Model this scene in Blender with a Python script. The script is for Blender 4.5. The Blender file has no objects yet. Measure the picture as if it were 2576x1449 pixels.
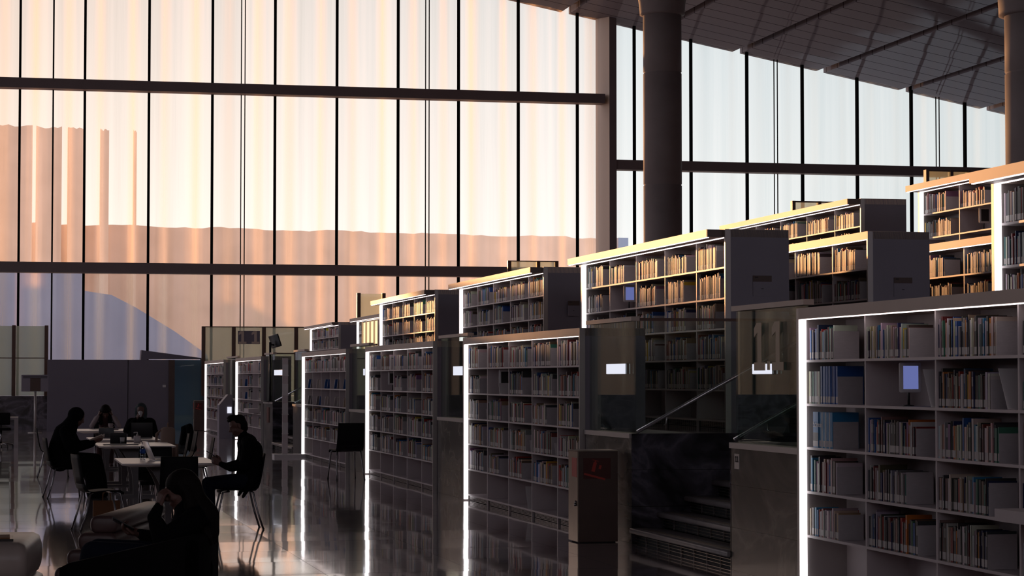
import bpy, bmesh, math, random
from mathutils import Vector, Matrix
import numpy as np
random.seed(7)
C = bpy.context.scene.collection
R = math.radians
# ------------------------------------------------------------------ camera, world, sun, exposure
EYE = 1.7; F = 5700.0; YH = 953.0; TH = R(12.54); W, H = 2576, 1449
cam_d = bpy.data.cameras.new('camera'); cam = bpy.data.objects.new('camera', cam_d); C.objects.link(cam)
cam_d.sensor_width = 36; cam_d.lens = F / W * 36; cam_d.clip_end = 600
PITCH = math.atan((YH - H / 2) / F)
cam.location = (0, 0, EYE); cam.rotation_euler = (R(90) + PITCH, 0, -TH)
bpy.context.scene.camera = cam
sc = bpy.context.scene
sc.view_settings.view_transform = 'Standard'; sc.view_settings.look = 'None'
sc.view_settings.gamma = 1; sc.view_settings.exposure = 0.12; sc.view_settings.use_curve_mapping = False
sc.cycles.max_bounces = 8; sc.cycles.transparent_max_bounces = 24; sc.cycles.glossy_bounces = 4; sc.cycles.diffuse_bounces = 4
sc.cycles.sample_clamp_indirect = 4; sc.cycles.caustics_reflective = False; sc.cycles.caustics_refractive = False

def nt(m):
    m.use_nodes = True; t = m.node_tree; t.nodes.clear(); return t
def N(t, typ, **kw):
    n = t.nodes.new(typ)
    for k, v in kw.items():
        if k in n.inputs.keys(): n.inputs[k].default_value = v
        else: setattr(n, k, v)
    return n
def L(t, a, b): t.links.new(a, b)
def MATH(t, op, a, b=None):
    n = t.nodes.new('ShaderNodeMath'); n.operation = op
    for i, v in enumerate((a, b)):
        if v is None: continue
        if isinstance(v, (int, float)): n.inputs[i].default_value = v
        else: t.links.new(v, n.inputs[i])
    return n.outputs[0]
def RAMP(t, fac, stops):
    n = t.nodes.new('ShaderNodeValToRGB'); e = n.color_ramp.elements
    while len(e) < len(stops): e.new(0.5)
    for i, (p, c) in enumerate(stops): e[i].position = p; e[i].color = (*c, 1)
    t.links.new(fac, n.inputs[0]); return n.outputs[0]

# dusk sky: warm towards the low sun on the left, pale and cool to the right
w = bpy.data.worlds.new('World'); sc.world = w; t = nt(w)
tc = N(t, 'ShaderNodeTexCoord'); sp = N(t, 'ShaderNodeSeparateXYZ'); L(t, tc.outputs['Generated'], sp.inputs[0])
az = MATH(t, 'ARCTAN2', sp.outputs['X'], sp.outputs['Y'])
azf = MATH(t, 'MULTIPLY_ADD', az, 1 / 2.4); azf.node.inputs[2].default_value = 0.5
hor = RAMP(t, azf, [(0.0, (1.4, 1.35, 1.5)), (.30, (.95, .80, .78)), (.42, (1.08, .88, .74)), (.52, (1.20, 1.10, 1.0)), (.60, (1.14, 1.10, 1.06)), (.68, (.74, .78, .77)), (.80, (.66, .72, .74)), (1.0, (1.35, 1.35, 1.5))])
hi = RAMP(t, azf, [(0.0, (1.2, 1.15, 1.3)), (.36, (.70, .62, .62)), (.48, (.78, .65, .57)), (.53, (.80, .74, .70)), (.60, (.70, .76, .78)), (.68, (.67, .73, .76)), (1.0, (.80, .80, .94))])
el = RAMP(t, sp.outputs['Z'], [(.04, (0, 0, 0)), (.19, (1, 1, 1))])
mx = N(t, 'ShaderNodeMixRGB'); L(t, el, mx.inputs[0]); L(t, hor, mx.inputs[1]); L(t, hi, mx.inputs[2])
bg = N(t, 'ShaderNodeBackground'); bg.inputs[1].default_value = 1.0; L(t, mx.outputs[0], bg.inputs[0])
wo = N(t, 'ShaderNodeOutputWorld'); L(t, bg.outputs[0], wo.inputs[0])

sun_d = bpy.data.lights.new('low_sun', 'SUN'); sun = bpy.data.objects.new('low_sun', sun_d); C.objects.link(sun)
sun_d.energy = 3.8; sun_d.color = (1.0, .47, .19); sun_d.angle = R(.8)
SAZ, SEL = R(-10.0), R(3.0)
sdir = Vector((math.sin(SAZ) * math.cos(SEL), math.cos(SAZ) * math.cos(SEL), math.sin(SEL)))   # towards the sun
sun.rotation_euler = sdir.to_track_quat('Z', 'Y').to_euler()

# ------------------------------------------------------------------ materials
def pbr(name, col, rough=.5, metal=0, spec=.5, noise=0, nscale=8, bump=0, emit=None, es=0, coat=0):
    m = bpy.data.materials.new(name); t = nt(m)
    b = N(t, 'ShaderNodeBsdfPrincipled'); o = N(t, 'ShaderNodeOutputMaterial'); L(t, b.outputs[0], o.inputs[0])
    b.inputs['Base Color'].default_value = (*col, 1); b.inputs['Roughness'].default_value = rough
    b.inputs['Metallic'].default_value = metal; b.inputs['Specular IOR Level'].default_value = spec
    b.inputs['Coat Weight'].default_value = coat
    if emit: b.inputs['Emission Color'].default_value = (*emit, 1); b.inputs['Emission Strength'].default_value = es
    if noise or bump:
        tc = N(t, 'ShaderNodeTexCoord'); n = N(t, 'ShaderNodeTexNoise'); n.inputs['Scale'].default_value = nscale; n.inputs['Detail'].default_value = 5
        L(t, tc.outputs['Object'], n.inputs[0])
        if noise:
            c = RAMP(t, n.outputs[0], [(.3, tuple(x * (1 - noise) for x in col)), (.7, tuple(min(1, x * (1 + noise)) for x in col))]); L(t, c, b.inputs['Base Color'])
        if bump:
            bp = N(t, 'ShaderNodeBump'); bp.inputs['Strength'].default_value = bump; bp.inputs['Distance'].default_value = .01
            L(t, n.outputs[0], bp.inputs['Height']); L(t, bp.outputs[0], b.inputs['Normal'])
    return m
def emis(name, col, s):
    m = bpy.data.materials.new(name); t = nt(m); e = N(t, 'ShaderNodeEmission'); e.inputs[0].default_value = (*col, 1); e.inputs[1].default_value = s
    o = N(t, 'ShaderNodeOutputMaterial'); L(t, e.outputs[0], o.inputs[0]); return m
def glassm(name, tint, gl=.16, rough=0.0, frost=0, frostcol=(.6, .7, .65)):
    m = bpy.data.materials.new(name); t = nt(m)
    tr = N(t, 'ShaderNodeBsdfTransparent'); tr.inputs[0].default_value = (*tint, 1)
    g = N(t, 'ShaderNodeBsdfGlossy'); g.inputs['Roughness'].default_value = rough; g.inputs[0].default_value = (.9, .95, .92, 1)
    lw = N(t, 'ShaderNodeFresnel'); lw.inputs[0].default_value = 1.45
    k = MATH(t, 'MULTIPLY', lw.outputs[0], gl / .04 * .5); k = MATH(t, 'MINIMUM', k, .5)
    x = N(t, 'ShaderNodeMixShader'); L(t, k, x.inputs[0])
    src = tr.outputs[0]
    if frost:
        tl = N(t, 'ShaderNodeBsdfTranslucent'); tl.inputs[0].default_value = (*frostcol, 1)
        y = N(t, 'ShaderNodeMixShader'); y.inputs[0].default_value = frost; L(t, tr.outputs[0], y.inputs[1]); L(t, tl.outputs[0], y.inputs[2]); src = y.outputs[0]
    L(t, src, x.inputs[1]); L(t, g.outputs[0], x.inputs[2])
    o = N(t, 'ShaderNodeOutputMaterial'); L(t, x.outputs[0], o.inputs[0]); return m
M = {}
M['shelf'] = pbr('shelf lacquer', (.54, .48, .49), .45, noise=.05, nscale=3)
M['endp'] = pbr('end panel lacquer', (.24, .215, .26), .5, noise=.05, nscale=2)
M['cap'] = pbr('champagne metal', (.60, .48, .41), .5, metal=.0, noise=.06, nscale=2)
M['flange'] = pbr('brushed frame metal', (.42, .39, .38), .4, metal=.4)
M['canopyend'] = pbr('canopy end cap', (.16, .11, .09), .5)
M['led'] = emis('led diffuser', (1.0, .93, .95), 2.5)
M['ledthin'] = emis('led line', (1.0, .88, .88), 3.0)
M['ledwarm'] = emis('warm led line', (1.0, .80, .50), 4.0)
M['lite'] = emis('backlit sign plate', (.86, .88, 1.0), .85)
M['grille'] = pbr('grille metal', (.30, .27, .27), .35, metal=.6)
M['black'] = pbr('black void', (.006, .006, .007), .8)
M['bookend'] = pbr('grey bookend steel', (.42, .395, .41), .5, noise=.05, nscale=20)
M['white'] = pbr('white board', (.62, .6, .6), .5)
M['tabletop'] = pbr('white table laminate', (.66, .60, .58), .3)
M['pedestal'] = pbr('table pedestal', (.09, .08, .085), .5)
M['chrome'] = pbr('chromed tube', (.22, .21, .22), .25, metal=1)
M['chair'] = pbr('black chair shell', (.008, .008, .009), .6, spec=.12)
M['blackpl'] = pbr('black plastic', (.014, .014, .016), .35)
M['brownpost'] = pbr('brown anodised post', (.10, .045, .03), .45, noise=.05)
M['beam'] = pbr('steel beam paint', (.17, .13, .13), .55, noise=.05, nscale=1)
M['jamb'] = pbr('jamb lining', (.55, .44, .36), .5)
M['mullion'] = pbr('black mullion', (.006, .007, .008), .9, spec=0)
M['rod'] = pbr('dark rod', (.02, .018, .018), .9, spec=0)
M['concrete'] = pbr('column concrete', (.26, .215, .21), .75, noise=.10, nscale=1.2, bump=.1)
M['partition'] = pbr('partition paint', (.18, .16, .20), .65, noise=.04, nscale=.8)
M['darkwall'] = pbr('dark wall', (.10, .09, .10), .8)
M['step'] = pbr('step stone', (.20, .175, .175), .4, noise=.15, nscale=6)
M['cabbrown'] = pbr('fire cabinet side', (.085, .05, .04), .5, noise=.08, nscale=6)
M['steel'] = pbr('brushed steel', (.42, .37, .32), .28, metal=.9, noise=.12, nscale=3)
M['red'] = pbr('fire red', (.45, .04, .03), .5)
M['darkred'] = pbr('fire sign red', (.07, .008, .006), .5)
M['gold'] = pbr('matt gold vinyl', (.46, .36, .24), .5)
M['handrail'] = pbr('handrail steel', (.62, .62, .64), .25, metal=.8)
M['glass'] = glassm('balustrade glass', (.84, .89, .86), .05)
M['screenglass'] = glassm('frosted glass screen', (.74, .78, .72), .04, frost=.35, frostcol=(.60, .64, .60))
M['blueglass'] = glassm('blue frosted glass', (.25, .33, .38), .05, frost=.5, frostcol=(.20, .27, .33))
M['skin'] = pbr('skin', (.13, .062, .048), .55)
M['hair'] = pbr('dark hair', (.008, .006, .005), .65, spec=.1, bump=.4, nscale=60)
M['blackcloth'] = pbr('black cloth', (.005, .005, .006), .95, spec=.05, bump=.2, nscale=30)
M['navy'] = pbr('dark denim', (.008, .010, .019), .9, spec=.1)
M['maroon'] = pbr('dark red cloth', (.045, .012, .012), .85)
M['whitecloth'] = pbr('pale sleeve', (.34, .27, .27), .85)
M['greyhijab'] = pbr('dark teal scarf', (.035, .05, .055), .8)
M['paper'] = pbr('paper', (.62, .50, .42), .7)
M['kraft'] = pbr('kraft paper', (.20, .085, .035), .8)
M['beige'] = pbr('backpack canvas', (.28, .19, .15), .8, bump=.2)
M['sofa'] = pbr('mauve leather', (.075, .042, .038), .42, noise=.08, nscale=6)
M['greysofa'] = pbr('grey leather', (.36, .30, .26), .35, noise=.1, nscale=8)
M['armblack'] = pbr('black armchair cloth', (.006, .0055, .006), .9, spec=.08)
M['bottle'] = glassm('clear plastic', (.85, .85, .88), .12)
M['bluelabel'] = pbr('blue bottle label', (.02, .08, .35), .5)
M['soap'] = pbr('white soap bottle', (.55, .48, .48), .4)
M['screenblue'] = emis('tablet screen', (.20, .24, .60), .55)
M['lapscreen'] = pbr('laptop glass', (.02, .02, .02), .1)
M['silver'] = pbr('laptop aluminium', (.6, .58, .58), .3, metal=.7)
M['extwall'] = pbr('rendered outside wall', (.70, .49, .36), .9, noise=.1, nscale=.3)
M['shadeblue'] = pbr('blue shade colour', (.36, .43, .60), .9, noise=.12, nscale=.25)
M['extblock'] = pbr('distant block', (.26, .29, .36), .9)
M['sand'] = pbr('sand ground', (.45, .33, .24), .95, noise=.1, nscale=.1)
M['ochre'] = emis('warm reflection glow', (1.0, .74, .40), 1.3)

# polished stone floor: square tiles with slight tilt from tile to tile
m = bpy.data.materials.new('polished floor tiles'); t = nt(m); M['floor'] = m
TS = 1.337
geo = N(t, 'ShaderNodeNewGeometry'); ad = N(t, 'ShaderNodeVectorMath', operation='ADD'); ad.inputs[1].default_value = (-2.71 + 20 * TS, -19.75 + 40 * TS, 0); L(t, geo.outputs['Position'], ad.inputs[0])
scl = N(t, 'ShaderNodeVectorMath', operation='SCALE'); scl.inputs['Scale'].default_value = 1 / TS; L(t, ad.outputs[0], scl.inputs[0])
fl = N(t, 'ShaderNodeVectorMath', operation='FLOOR'); L(t, scl.outputs[0], fl.inputs[0])
fr = N(t, 'ShaderNodeVectorMath', operation='FRACTION'); L(t, scl.outputs[0], fr.inputs[0])
wn = N(t, 'ShaderNodeTexWhiteNoise', noise_dimensions='2D'); L(t, fl.outputs[0], wn.inputs['Vector'])
sb = N(t, 'ShaderNodeVectorMath', operation='SUBTRACT'); sb.inputs[1].default_value = (.5, .5, .5); L(t, wn.outputs['Color'], sb.inputs[0])
ns = N(t, 'ShaderNodeVectorMath', operation='SCALE'); ns.inputs['Scale'].default_value = .007; L(t, sb.outputs[0], ns.inputs[0])
wv = N(t, 'ShaderNodeTexNoise'); wv.inputs['Scale'].default_value = 2.2; wv.inputs['Detail'].default_value = 2; L(t, geo.outputs['Position'], wv.inputs['Vector'])
ws = N(t, 'ShaderNodeVectorMath', operation='SUBTRACT'); ws.inputs[1].default_value = (.5, .5, .5); L(t, wv.outputs['Color'], ws.inputs[0])
wsc = N(t, 'ShaderNodeVectorMath', operation='SCALE'); wsc.inputs['Scale'].default_value = .004; L(t, ws.outputs[0], wsc.inputs[0])
a1 = N(t, 'ShaderNodeVectorMath', operation='ADD'); L(t, ns.outputs[0], a1.inputs[0]); L(t, wsc.outputs[0], a1.inputs[1])
a2 = N(t, 'ShaderNodeVectorMath', operation='ADD'); L(t, a1.outputs[0], a2.inputs[0]); L(t, geo.outputs['Normal'], a2.inputs[1])
nn = N(t, 'ShaderNodeVectorMath', operation='NORMALIZE'); L(t, a2.outputs[0], nn.inputs[0])
sx = N(t, 'ShaderNodeSeparateXYZ'); L(t, fr.outputs[0], sx.inputs[0])
jx = MATH(t, 'LESS_THAN', sx.outputs[0], .006); jy = MATH(t, 'LESS_THAN', sx.outputs[1], .016); jj = MATH(t, 'MAXIMUM', jx, jy)
mc = N(t, 'ShaderNodeMixRGB'); L(t, jj, mc.inputs[0]); mc.inputs[1].default_value = (.46, .39, .40, 1); mc.inputs[2].default_value = (.012, .01, .01, 1)
b = N(t, 'ShaderNodeBsdfPrincipled'); L(t, mc.outputs[0], b.inputs['Base Color']); L(t, nn.outputs[0], b.inputs['Normal'])
rgh = MATH(t, 'MULTIPLY_ADD', jj, .5); rgh.node.inputs[2].default_value = .085; L(t, rgh, b.inputs['Roughness'])
b.inputs['Specular IOR Level'].default_value = 1.0; b.inputs['Coat Weight'].default_value = .8; b.inputs['Coat Roughness'].default_value = .04; L(t, nn.outputs[0], b.inputs['Coat Normal'])
o = N(t, 'ShaderNodeOutputMaterial'); L(t, b.outputs[0], o.inputs[0])

# veined dark marble in slabs
def marble(name, base, vein, rough):
    m = bpy.data.materials.new(name); t = nt(m)
    g = N(t, 'ShaderNodeNewGeometry'); mp = N(t, 'ShaderNodeMapping'); mp.inputs['Scale'].default_value = (.6, .6, 1.0); L(t, g.outputs['Position'], mp.inputs[0])
    n1 = N(t, 'ShaderNodeTexNoise'); n1.inputs['Scale'].default_value = 1.3; n1.inputs['Detail'].default_value = 10; n1.inputs['Distortion'].default_value = .9; L(t, mp.outputs[0], n1.inputs['Vector'])
    v = MATH(t, 'ABSOLUTE', MATH(t, 'SUBTRACT', n1.outputs[0], .5))
    c = RAMP(t, v, [(0.0, vein), (.025, tuple(x * .5 + y * .5 for x, y in zip(base, vein))), (.10, base)])
    sz = N(t, 'ShaderNodeSeparateXYZ'); L(t, g.outputs['Position'], sz.inputs[0])
    f = MATH(t, 'FRACT', MATH(t, 'MULTIPLY', sz.outputs[2], 1 / .3777)); j = MATH(t, 'LESS_THAN', f, .012)
    mm = N(t, 'ShaderNodeMixRGB'); L(t, j, mm.inputs[0]); L(t, c, mm.inputs[1]); mm.inputs[2].default_value = (.004, .004, .004, 1)
    b = N(t, 'ShaderNodeBsdfPrincipled'); L(t, mm.outputs[0], b.inputs['Base Color']); b.inputs['Roughness'].default_value = rough
    b.inputs['Specular IOR Level'].default_value = .4
    o = N(t, 'ShaderNodeOutputMaterial'); L(t, b.outputs[0], o.inputs[0]); return m
M['marble'] = marble('dark marble', (.014, .013, .016), (.13, .12, .15), .18)
M['marblef'] = marble('marble with reflected glow', (.085, .082, .074), (.20, .18, .155), .2)  # lighter copy of the marble, reflected facade glow put into its base

YF = 86.0
def facx(px): return YF * math.tan(TH + math.atan((px - W / 2) / F))
MX0 = facx(45); MSP = (facx(1454) - MX0) / 9; RX0 = facx(1598); RSP = (facx(2433) - RX0) / 6
# corrugated facade glass: vertical streaks from the folds and the ribbed inner layer
def facade_glass(name, tint_hi, tint_lo, tl_hi, tl_lo, tlcol, ph, per, fold):
    m = bpy.data.materials.new(name); t = nt(m)
    g = N(t, 'ShaderNodeNewGeometry'); mp = N(t, 'ShaderNodeMapping'); mp.inputs['Scale'].default_value = (1.0, 0, .012); L(t, g.outputs['Position'], mp.inputs[0])
    def str_(scale, det):
        n = N(t, 'ShaderNodeTexNoise'); n.inputs['Scale'].default_value = scale; n.inputs['Detail'].default_value = det; L(t, mp.outputs[0], n.inputs['Vector']); return n.outputs[0]
    n1, n2, n3 = str_(1.3, 2), str_(5.0, 3), str_(40, 1)
    s = MATH(t, 'ADD', MATH(t, 'MULTIPLY', n1, .55), MATH(t, 'MULTIPLY', n2, .35)); s = MATH(t, 'ADD', s, MATH(t, 'MULTIPLY', n3, .10))
    mr = N(t, 'ShaderNodeMapRange'); L(t, s, mr.inputs[0]); mr.inputs[1].default_value = .36; mr.inputs[2].default_value = .64; s = mr.outputs[0]
    tcx = RAMP(t, s, [(0.0, tint_lo), (1.0, tint_hi)])
    tr = N(t, 'ShaderNodeBsdfTransparent'); L(t, tcx, tr.inputs[0])
    tl = N(t, 'ShaderNodeBsdfTranslucent'); tl.inputs[0].default_value = (*tlcol, 1)
    s2 = MATH(t, 'POWER', s, 2.5)
    k = MATH(t, 'MULTIPLY_ADD', s2, tl_hi - tl_lo); k.node.inputs[2].default_value = tl_lo
    gx_ = N(t, 'ShaderNodeSeparateXYZ'); L(t, g.outputs['Position'], gx_.inputs[0])
    wob = MATH(t, 'MULTIPLY', MATH(t, 'SUBTRACT', n1, .5), .5)
    an = MATH(t, 'SINE', MATH(t, 'ADD', MATH(t, 'MULTIPLY', MATH(t, 'SUBTRACT', gx_.outputs[0], ph), 2 * math.pi / per), wob))
    fo = MATH(t, 'MULTIPLY', MATH(t, 'POWER', MATH(t, 'ABSOLUTE', an), 9.0), fold)       # steep flanks of the folds scatter most
    k = MATH(t, 'ADD', k, MATH(t, 'MULTIPLY', fo, MATH(t, 'ADD', s, .35)))
    x = N(t, 'ShaderNodeMixShader'); L(t, k, x.inputs[0]); L(t, tr.outputs[0], x.inputs[1]); L(t, tl.outputs[0], x.inputs[2])
    gl = N(t, 'ShaderNodeBsdfGlossy'); gl.inputs['Roughness'].default_value = .15; gl.inputs[0].default_value = (.8, .8, .8, 1)
    y = N(t, 'ShaderNodeMixShader'); y.inputs[0].default_value = .04; L(t, x.outputs[0], y.inputs[1]); L(t, gl.outputs[0], y.inputs[2])
    o = N(t, 'ShaderNodeOutputMaterial'); L(t, y.outputs[0], o.inputs[0]); return m
M['fglass'] = facade_glass('ribbed facade glass', (1, 1, 1), (.86, .85, .83), .16, .05, (.95, .72, .50), MX0, MSP, .34)
M['fglassr'] = facade_glass('ribbed facade glass clear', (1, 1, 1), (.86, .89, .90), .05, .02, (.6, .7, .7), RX0, RSP, .12)

# satin metal ceiling boards
m = bpy.data.materials.new('satin ceiling boards'); t = nt(m); M['ceiling'] = m
g = N(t, 'ShaderNodeNewGeometry'); sy = N(t, 'ShaderNodeSeparateXYZ'); L(t, g.outputs['Position'], sy.inputs[0])
f = MATH(t, 'FRACT', MATH(t, 'MULTIPLY', sy.outputs[1], 1 / 1.25)); j = MATH(t, 'LESS_THAN', f, .05)
cidx = MATH(t, 'FLOOR', MATH(t, 'MULTIPLY', sy.outputs[1], 1 / 1.25))
wn = N(t, 'ShaderNodeTexWhiteNoise', noise_dimensions='1D'); L(t, cidx, wn.inputs['W'])
sb = N(t, 'ShaderNodeVectorMath', operation='SUBTRACT'); sb.inputs[1].default_value = (.5, .5, .5); L(t, wn.outputs['Color'], sb.inputs[0])
ns = N(t, 'ShaderNodeVectorMath', operation='SCALE'); ns.inputs['Scale'].default_value = .012; L(t, sb.outputs[0], ns.inputs[0])
a2 = N(t, 'ShaderNodeVectorMath', operation='ADD'); L(t, ns.outputs[0], a2.inputs[0]); L(t, g.outputs['Normal'], a2.inputs[1])
nn = N(t, 'ShaderNodeVectorMath', operation='NORMALIZE'); L(t, a2.outputs[0], nn.inputs[0])
df = N(t, 'ShaderNodeBsdfDiffuse'); mc = N(t, 'ShaderNodeMixRGB'); L(t, j, mc.inputs[0]); mc.inputs[1].default_value = (.20, .19, .22, 1); mc.inputs[2].default_value = (.04, .035, .04, 1); L(t, mc.outputs[0], df.inputs[0])
gl = N(t, 'ShaderNodeBsdfGlossy'); gl.inputs['Roughness'].default_value = .06; gl.inputs[0].default_value = (.8, .85, 1, 1); L(t, nn.outputs[0], gl.inputs['Normal'])
x = N(t, 'ShaderNodeMixShader'); k = MATH(t, 'MULTIPLY_ADD', j, -.035); k.node.inputs[2].default_value = .045; L(t, k, x.inputs[0]); L(t, df.outputs[0], x.inputs[1]); L(t, gl.outputs[0], x.inputs[2])
o = N(t, 'ShaderNodeOutputMaterial'); L(t, x.outputs[0], o.inputs[0])

# book cover cloth: colour carried by each book
m = bpy.data.materials.new('book cover'); t = nt(m); M['cover'] = m
at = N(t, 'ShaderNodeAttribute', attribute_name='Col'); b = N(t, 'ShaderNodeBsdfPrincipled'); L(t, at.outputs['Color'], b.inputs['Base Color'])
b.inputs['Roughness'].default_value = .5; b.inputs['Specular IOR Level'].default_value = .25; o = N(t, 'ShaderNodeOutputMaterial'); L(t, b.outputs[0], o.inputs[0])
M['pages'] = pbr('book pages', (.52, .46, .40), .8)

# ------------------------------------------------------------------ mesh helpers
BOXF = [(0, 3, 2, 1), (4, 5, 6, 7), (0, 1, 5, 4), (1, 2, 6, 5), (2, 3, 7, 6), (3, 0, 4, 7)]
class MB:
    def __init__(s): s.v = []; s.f = []; s.mi = []; s.c = []; s.sm = []
    def add(s, vs, fs, mi=0, col=(1, 1, 1), smooth=False, mtx=None):
        o = len(s.v)
        s.v += [tuple(mtx @ Vector(p)) for p in vs] if mtx else [tuple(p) for p in vs]
        for f in fs: s.f.append(tuple(o + i for i in f)); s.mi.append(mi); s.c.append(col); s.sm.append(smooth)
    def box(s, a, b, mi=0, col=(1, 1, 1), mtx=None):
        x0, x1 = sorted((a[0], b[0])); y0, y1 = sorted((a[1], b[1])); z0, z1 = sorted((a[2], b[2]))
        vs = [(x0, y0, z0), (x1, y0, z0), (x1, y1, z0), (x0, y1, z0), (x0, y0, z1), (x1, y0, z1), (x1, y1, z1), (x0, y1, z1)]
        s.add(vs, BOXF, mi, col, False, mtx)
    def rbox(s, a, b, r, seg=4, mi=0, axis='x', mtx=None):     # box with rounded edges running along the axis
        x0, x1 = sorted((a[0], b[0])); y0, y1 = sorted((a[1], b[1])); z0, z1 = sorted((a[2], b[2]))
        if axis == 'x': u0, u1, v0, v1, l0, l1 = y0, y1, z0, z1, x0, x1; P = lambda l, u, v: (l, u, v)
        elif axis == 'y': u0, u1, v0, v1, l0, l1 = z0, z1, x0, x1, y0, y1; P = lambda l, u, v: (v, l, u)
        else: u0, u1, v0, v1, l0, l1 = x0, x1, y0, y1, z0, z1; P = lambda l, u, v: (u, v, l)
        pts = []
        for cx, cy, a0 in ((u1 - r, v1 - r, 0), (u0 + r, v1 - r, 90), (u0 + r, v0 + r, 180), (u1 - r, v0 + r, 270)):
            for i in range(seg + 1): an = R(a0 + 90 * i / seg); pts.append((cx + r * math.cos(an), cy + r * math.sin(an)))
        n = len(pts); e = min(r * .5, (l1 - l0) * .3)
        cu, cv = (u0 + u1) / 2, (v0 + v1) / 2
        rings = []
        for l, k in ((l0, e), (l0 + e * .3, e * .3), (l0 + e, 0), (l1 - e, 0), (l1 - e * .3, e * .3), (l1, e)):
            rings.append([P(l, cu + (u - cu) * (1 - k / max(1e-6, (u1 - u0) / 2)), cv + (v - cv) * (1 - k / max(1e-6, (v1 - v0) / 2))) for u, v in pts])
        vs = [p for r_ in rings for p in r_]; fs = []
        for q in range(len(rings) - 1):
            for i in range(n): j = (i + 1) % n; fs.append((q * n + i, q * n + j, (q + 1) * n + j, (q + 1) * n + i))
        fs.append(tuple(range(n))[::-1]); fs.append(tuple((len(rings) - 1) * n + i for i in range(n)))
        s.add(vs, fs, mi, smooth=True, mtx=mtx)
    def tube(s, pts, r, n=10, mi=0, caps=True, mtx=None):
        pts = [Vector(p) for p in pts]; rr = r if isinstance(r, (list, tuple)) else [r] * len(pts)
        rings = []; prev = None
        for i, p in enumerate(pts):
            d = (pts[min(i + 1, len(pts) - 1)] - pts[max(i - 1, 0)]).normalized()
            if prev is None: up = Vector((0, 0, 1)) if abs(d.z) < .9 else Vector((1, 0, 0)); prev = d.cross(up).normalized()
            a = (prev - d * prev.dot(d)).normalized(); b = d.cross(a); prev = a
            rings.append([p + (a * math.cos(2 * math.pi * k / n) + b * math.sin(2 * math.pi * k / n)) * rr[i] for k in range(n)])
        vs = [q for r_ in rings for q in r_]; fs = []
        for q in range(len(rings) - 1):
            for k in range(n): j = (k + 1) % n; fs.append((q * n + k, q * n + j, (q + 1) * n + j, (q + 1) * n + k))
        if caps: fs.append(tuple(range(n))[::-1]); fs.append(tuple((len(rings) - 1) * n + k for k in range(n)))
        s.add(vs, fs, mi, smooth=True, mtx=mtx)
    def lathe(s, prof, n=32, mi=0, c=(0, 0, 0), mtx=None):
        vs = []; fs = []
        for r, z in prof:
            for k in range(n): a = 2 * math.pi * k / n; vs.append((c[0] + r * math.cos(a), c[1] + r * math.sin(a), c[2] + z))
        for q in range(len(prof) - 1):
            for k in range(n): j = (k + 1) % n; fs.append((q * n + k, q * n + j, (q + 1) * n + j, (q + 1) * n + k))
        fs.append(tuple(range(n))[::-1]); fs.append(tuple((len(prof) - 1) * n + k for k in range(n)))
        s.add(vs, fs, mi, smooth=True, mtx=mtx)
    def prism(s, poly, a, b, axis='y', mi=0, mtx=None):        # polygon extruded along an axis
        P = {'x': lambda u, v, w: (w, u, v), 'y': lambda u, v, w: (u, w, v), 'z': lambda u, v, w: (u, v, w)}[axis]
        n = len(poly); vs = [P(u, v, a) for u, v in poly] + [P(u, v, b) for u, v in poly]
        fs = [(i, (i + 1) % n, n + (i + 1) % n, n + i) for i in range(n)] + [tuple(range(n))[::-1], tuple(n + i for i in range(n))]
        s.add(vs, fs, mi, mtx=mtx)
    def mesh(s, name, mats, colattr=False):
        me = bpy.data.meshes.new(name); me.from_pydata(s.v, [], s.f)
        for m_ in (mats if isinstance(mats, (list, tuple)) else [mats]): me.materials.append(m_)
        me.polygons.foreach_set('material_index', s.mi); me.polygons.foreach_set('use_smooth', s.sm)
        if colattr:
            ca = me.color_attributes.new('Col', 'FLOAT_COLOR', 'CORNER'); arr = []
            for f, c in zip(s.f, s.c): arr += [c[0], c[1], c[2], 1.0] * len(f)
            ca.data.foreach_set('color', arr)
        me.update(); return me
    def obj(s, name, mats, parent=None, fix=True, colattr=False, loc=None):
        me = s.mesh(name, mats, colattr)
        if fix:
            bm = bmesh.new(); bm.from_mesh(me); bmesh.ops.recalc_face_normals(bm, faces=bm.faces); bm.to_mesh(me); bm.free()
        o = bpy.data.objects.new(name, me); C.objects.link(o)
        if parent: o.parent = parent
        if loc: o.location = loc
        return o
def tag(o, label, cat, group=None, kind=None):
    o['label'] = label; o['category'] = cat
    if group: o['group'] = group
    if kind: o['kind'] = kind
    return o
def empty(name, label, cat, loc=(0, 0, 0), rz=0, group=None):
    o = bpy.data.objects.new(name, None); C.objects.link(o); o.location = loc; o.rotation_euler = (0, 0, rz); o.empty_display_size = .1
    return tag(o, label, cat, group)
def struct(name, mb, mats, parent=None, fix=True):
    o = mb.obj(name, mats, parent, fix)
    if not parent: o['kind'] = 'structure'
    return o
def onebox(name, a, b, mat, parent=None):
    q = MB(); q.box(a, b); return q.obj(name, mat, parent, fix=False)
KIDS = {}
def copy_tree(o, parent=None):
    c = o.copy(); C.objects.link(c); c.parent = parent
    for ch in o.children: copy_tree(ch, c)
    return c
def px2w(px, py=None, z=0.0, Y=None, X=None):
    """point of the place seen at an angle: on a horizontal plane z, on a depth Y or on a row X"""
    phi = TH + math.atan((px - W / 2) / F)
    if X is not None: return X, X / math.tan(phi)
    if Y is not None: return Y * math.tan(phi), Y
    d = (EYE - z) * F / (py - YH); xc = (px - W / 2) / F * d
    return math.cos(TH) * xc + math.sin(TH) * d, math.cos(TH) * d - math.sin(TH) * xc

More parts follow.
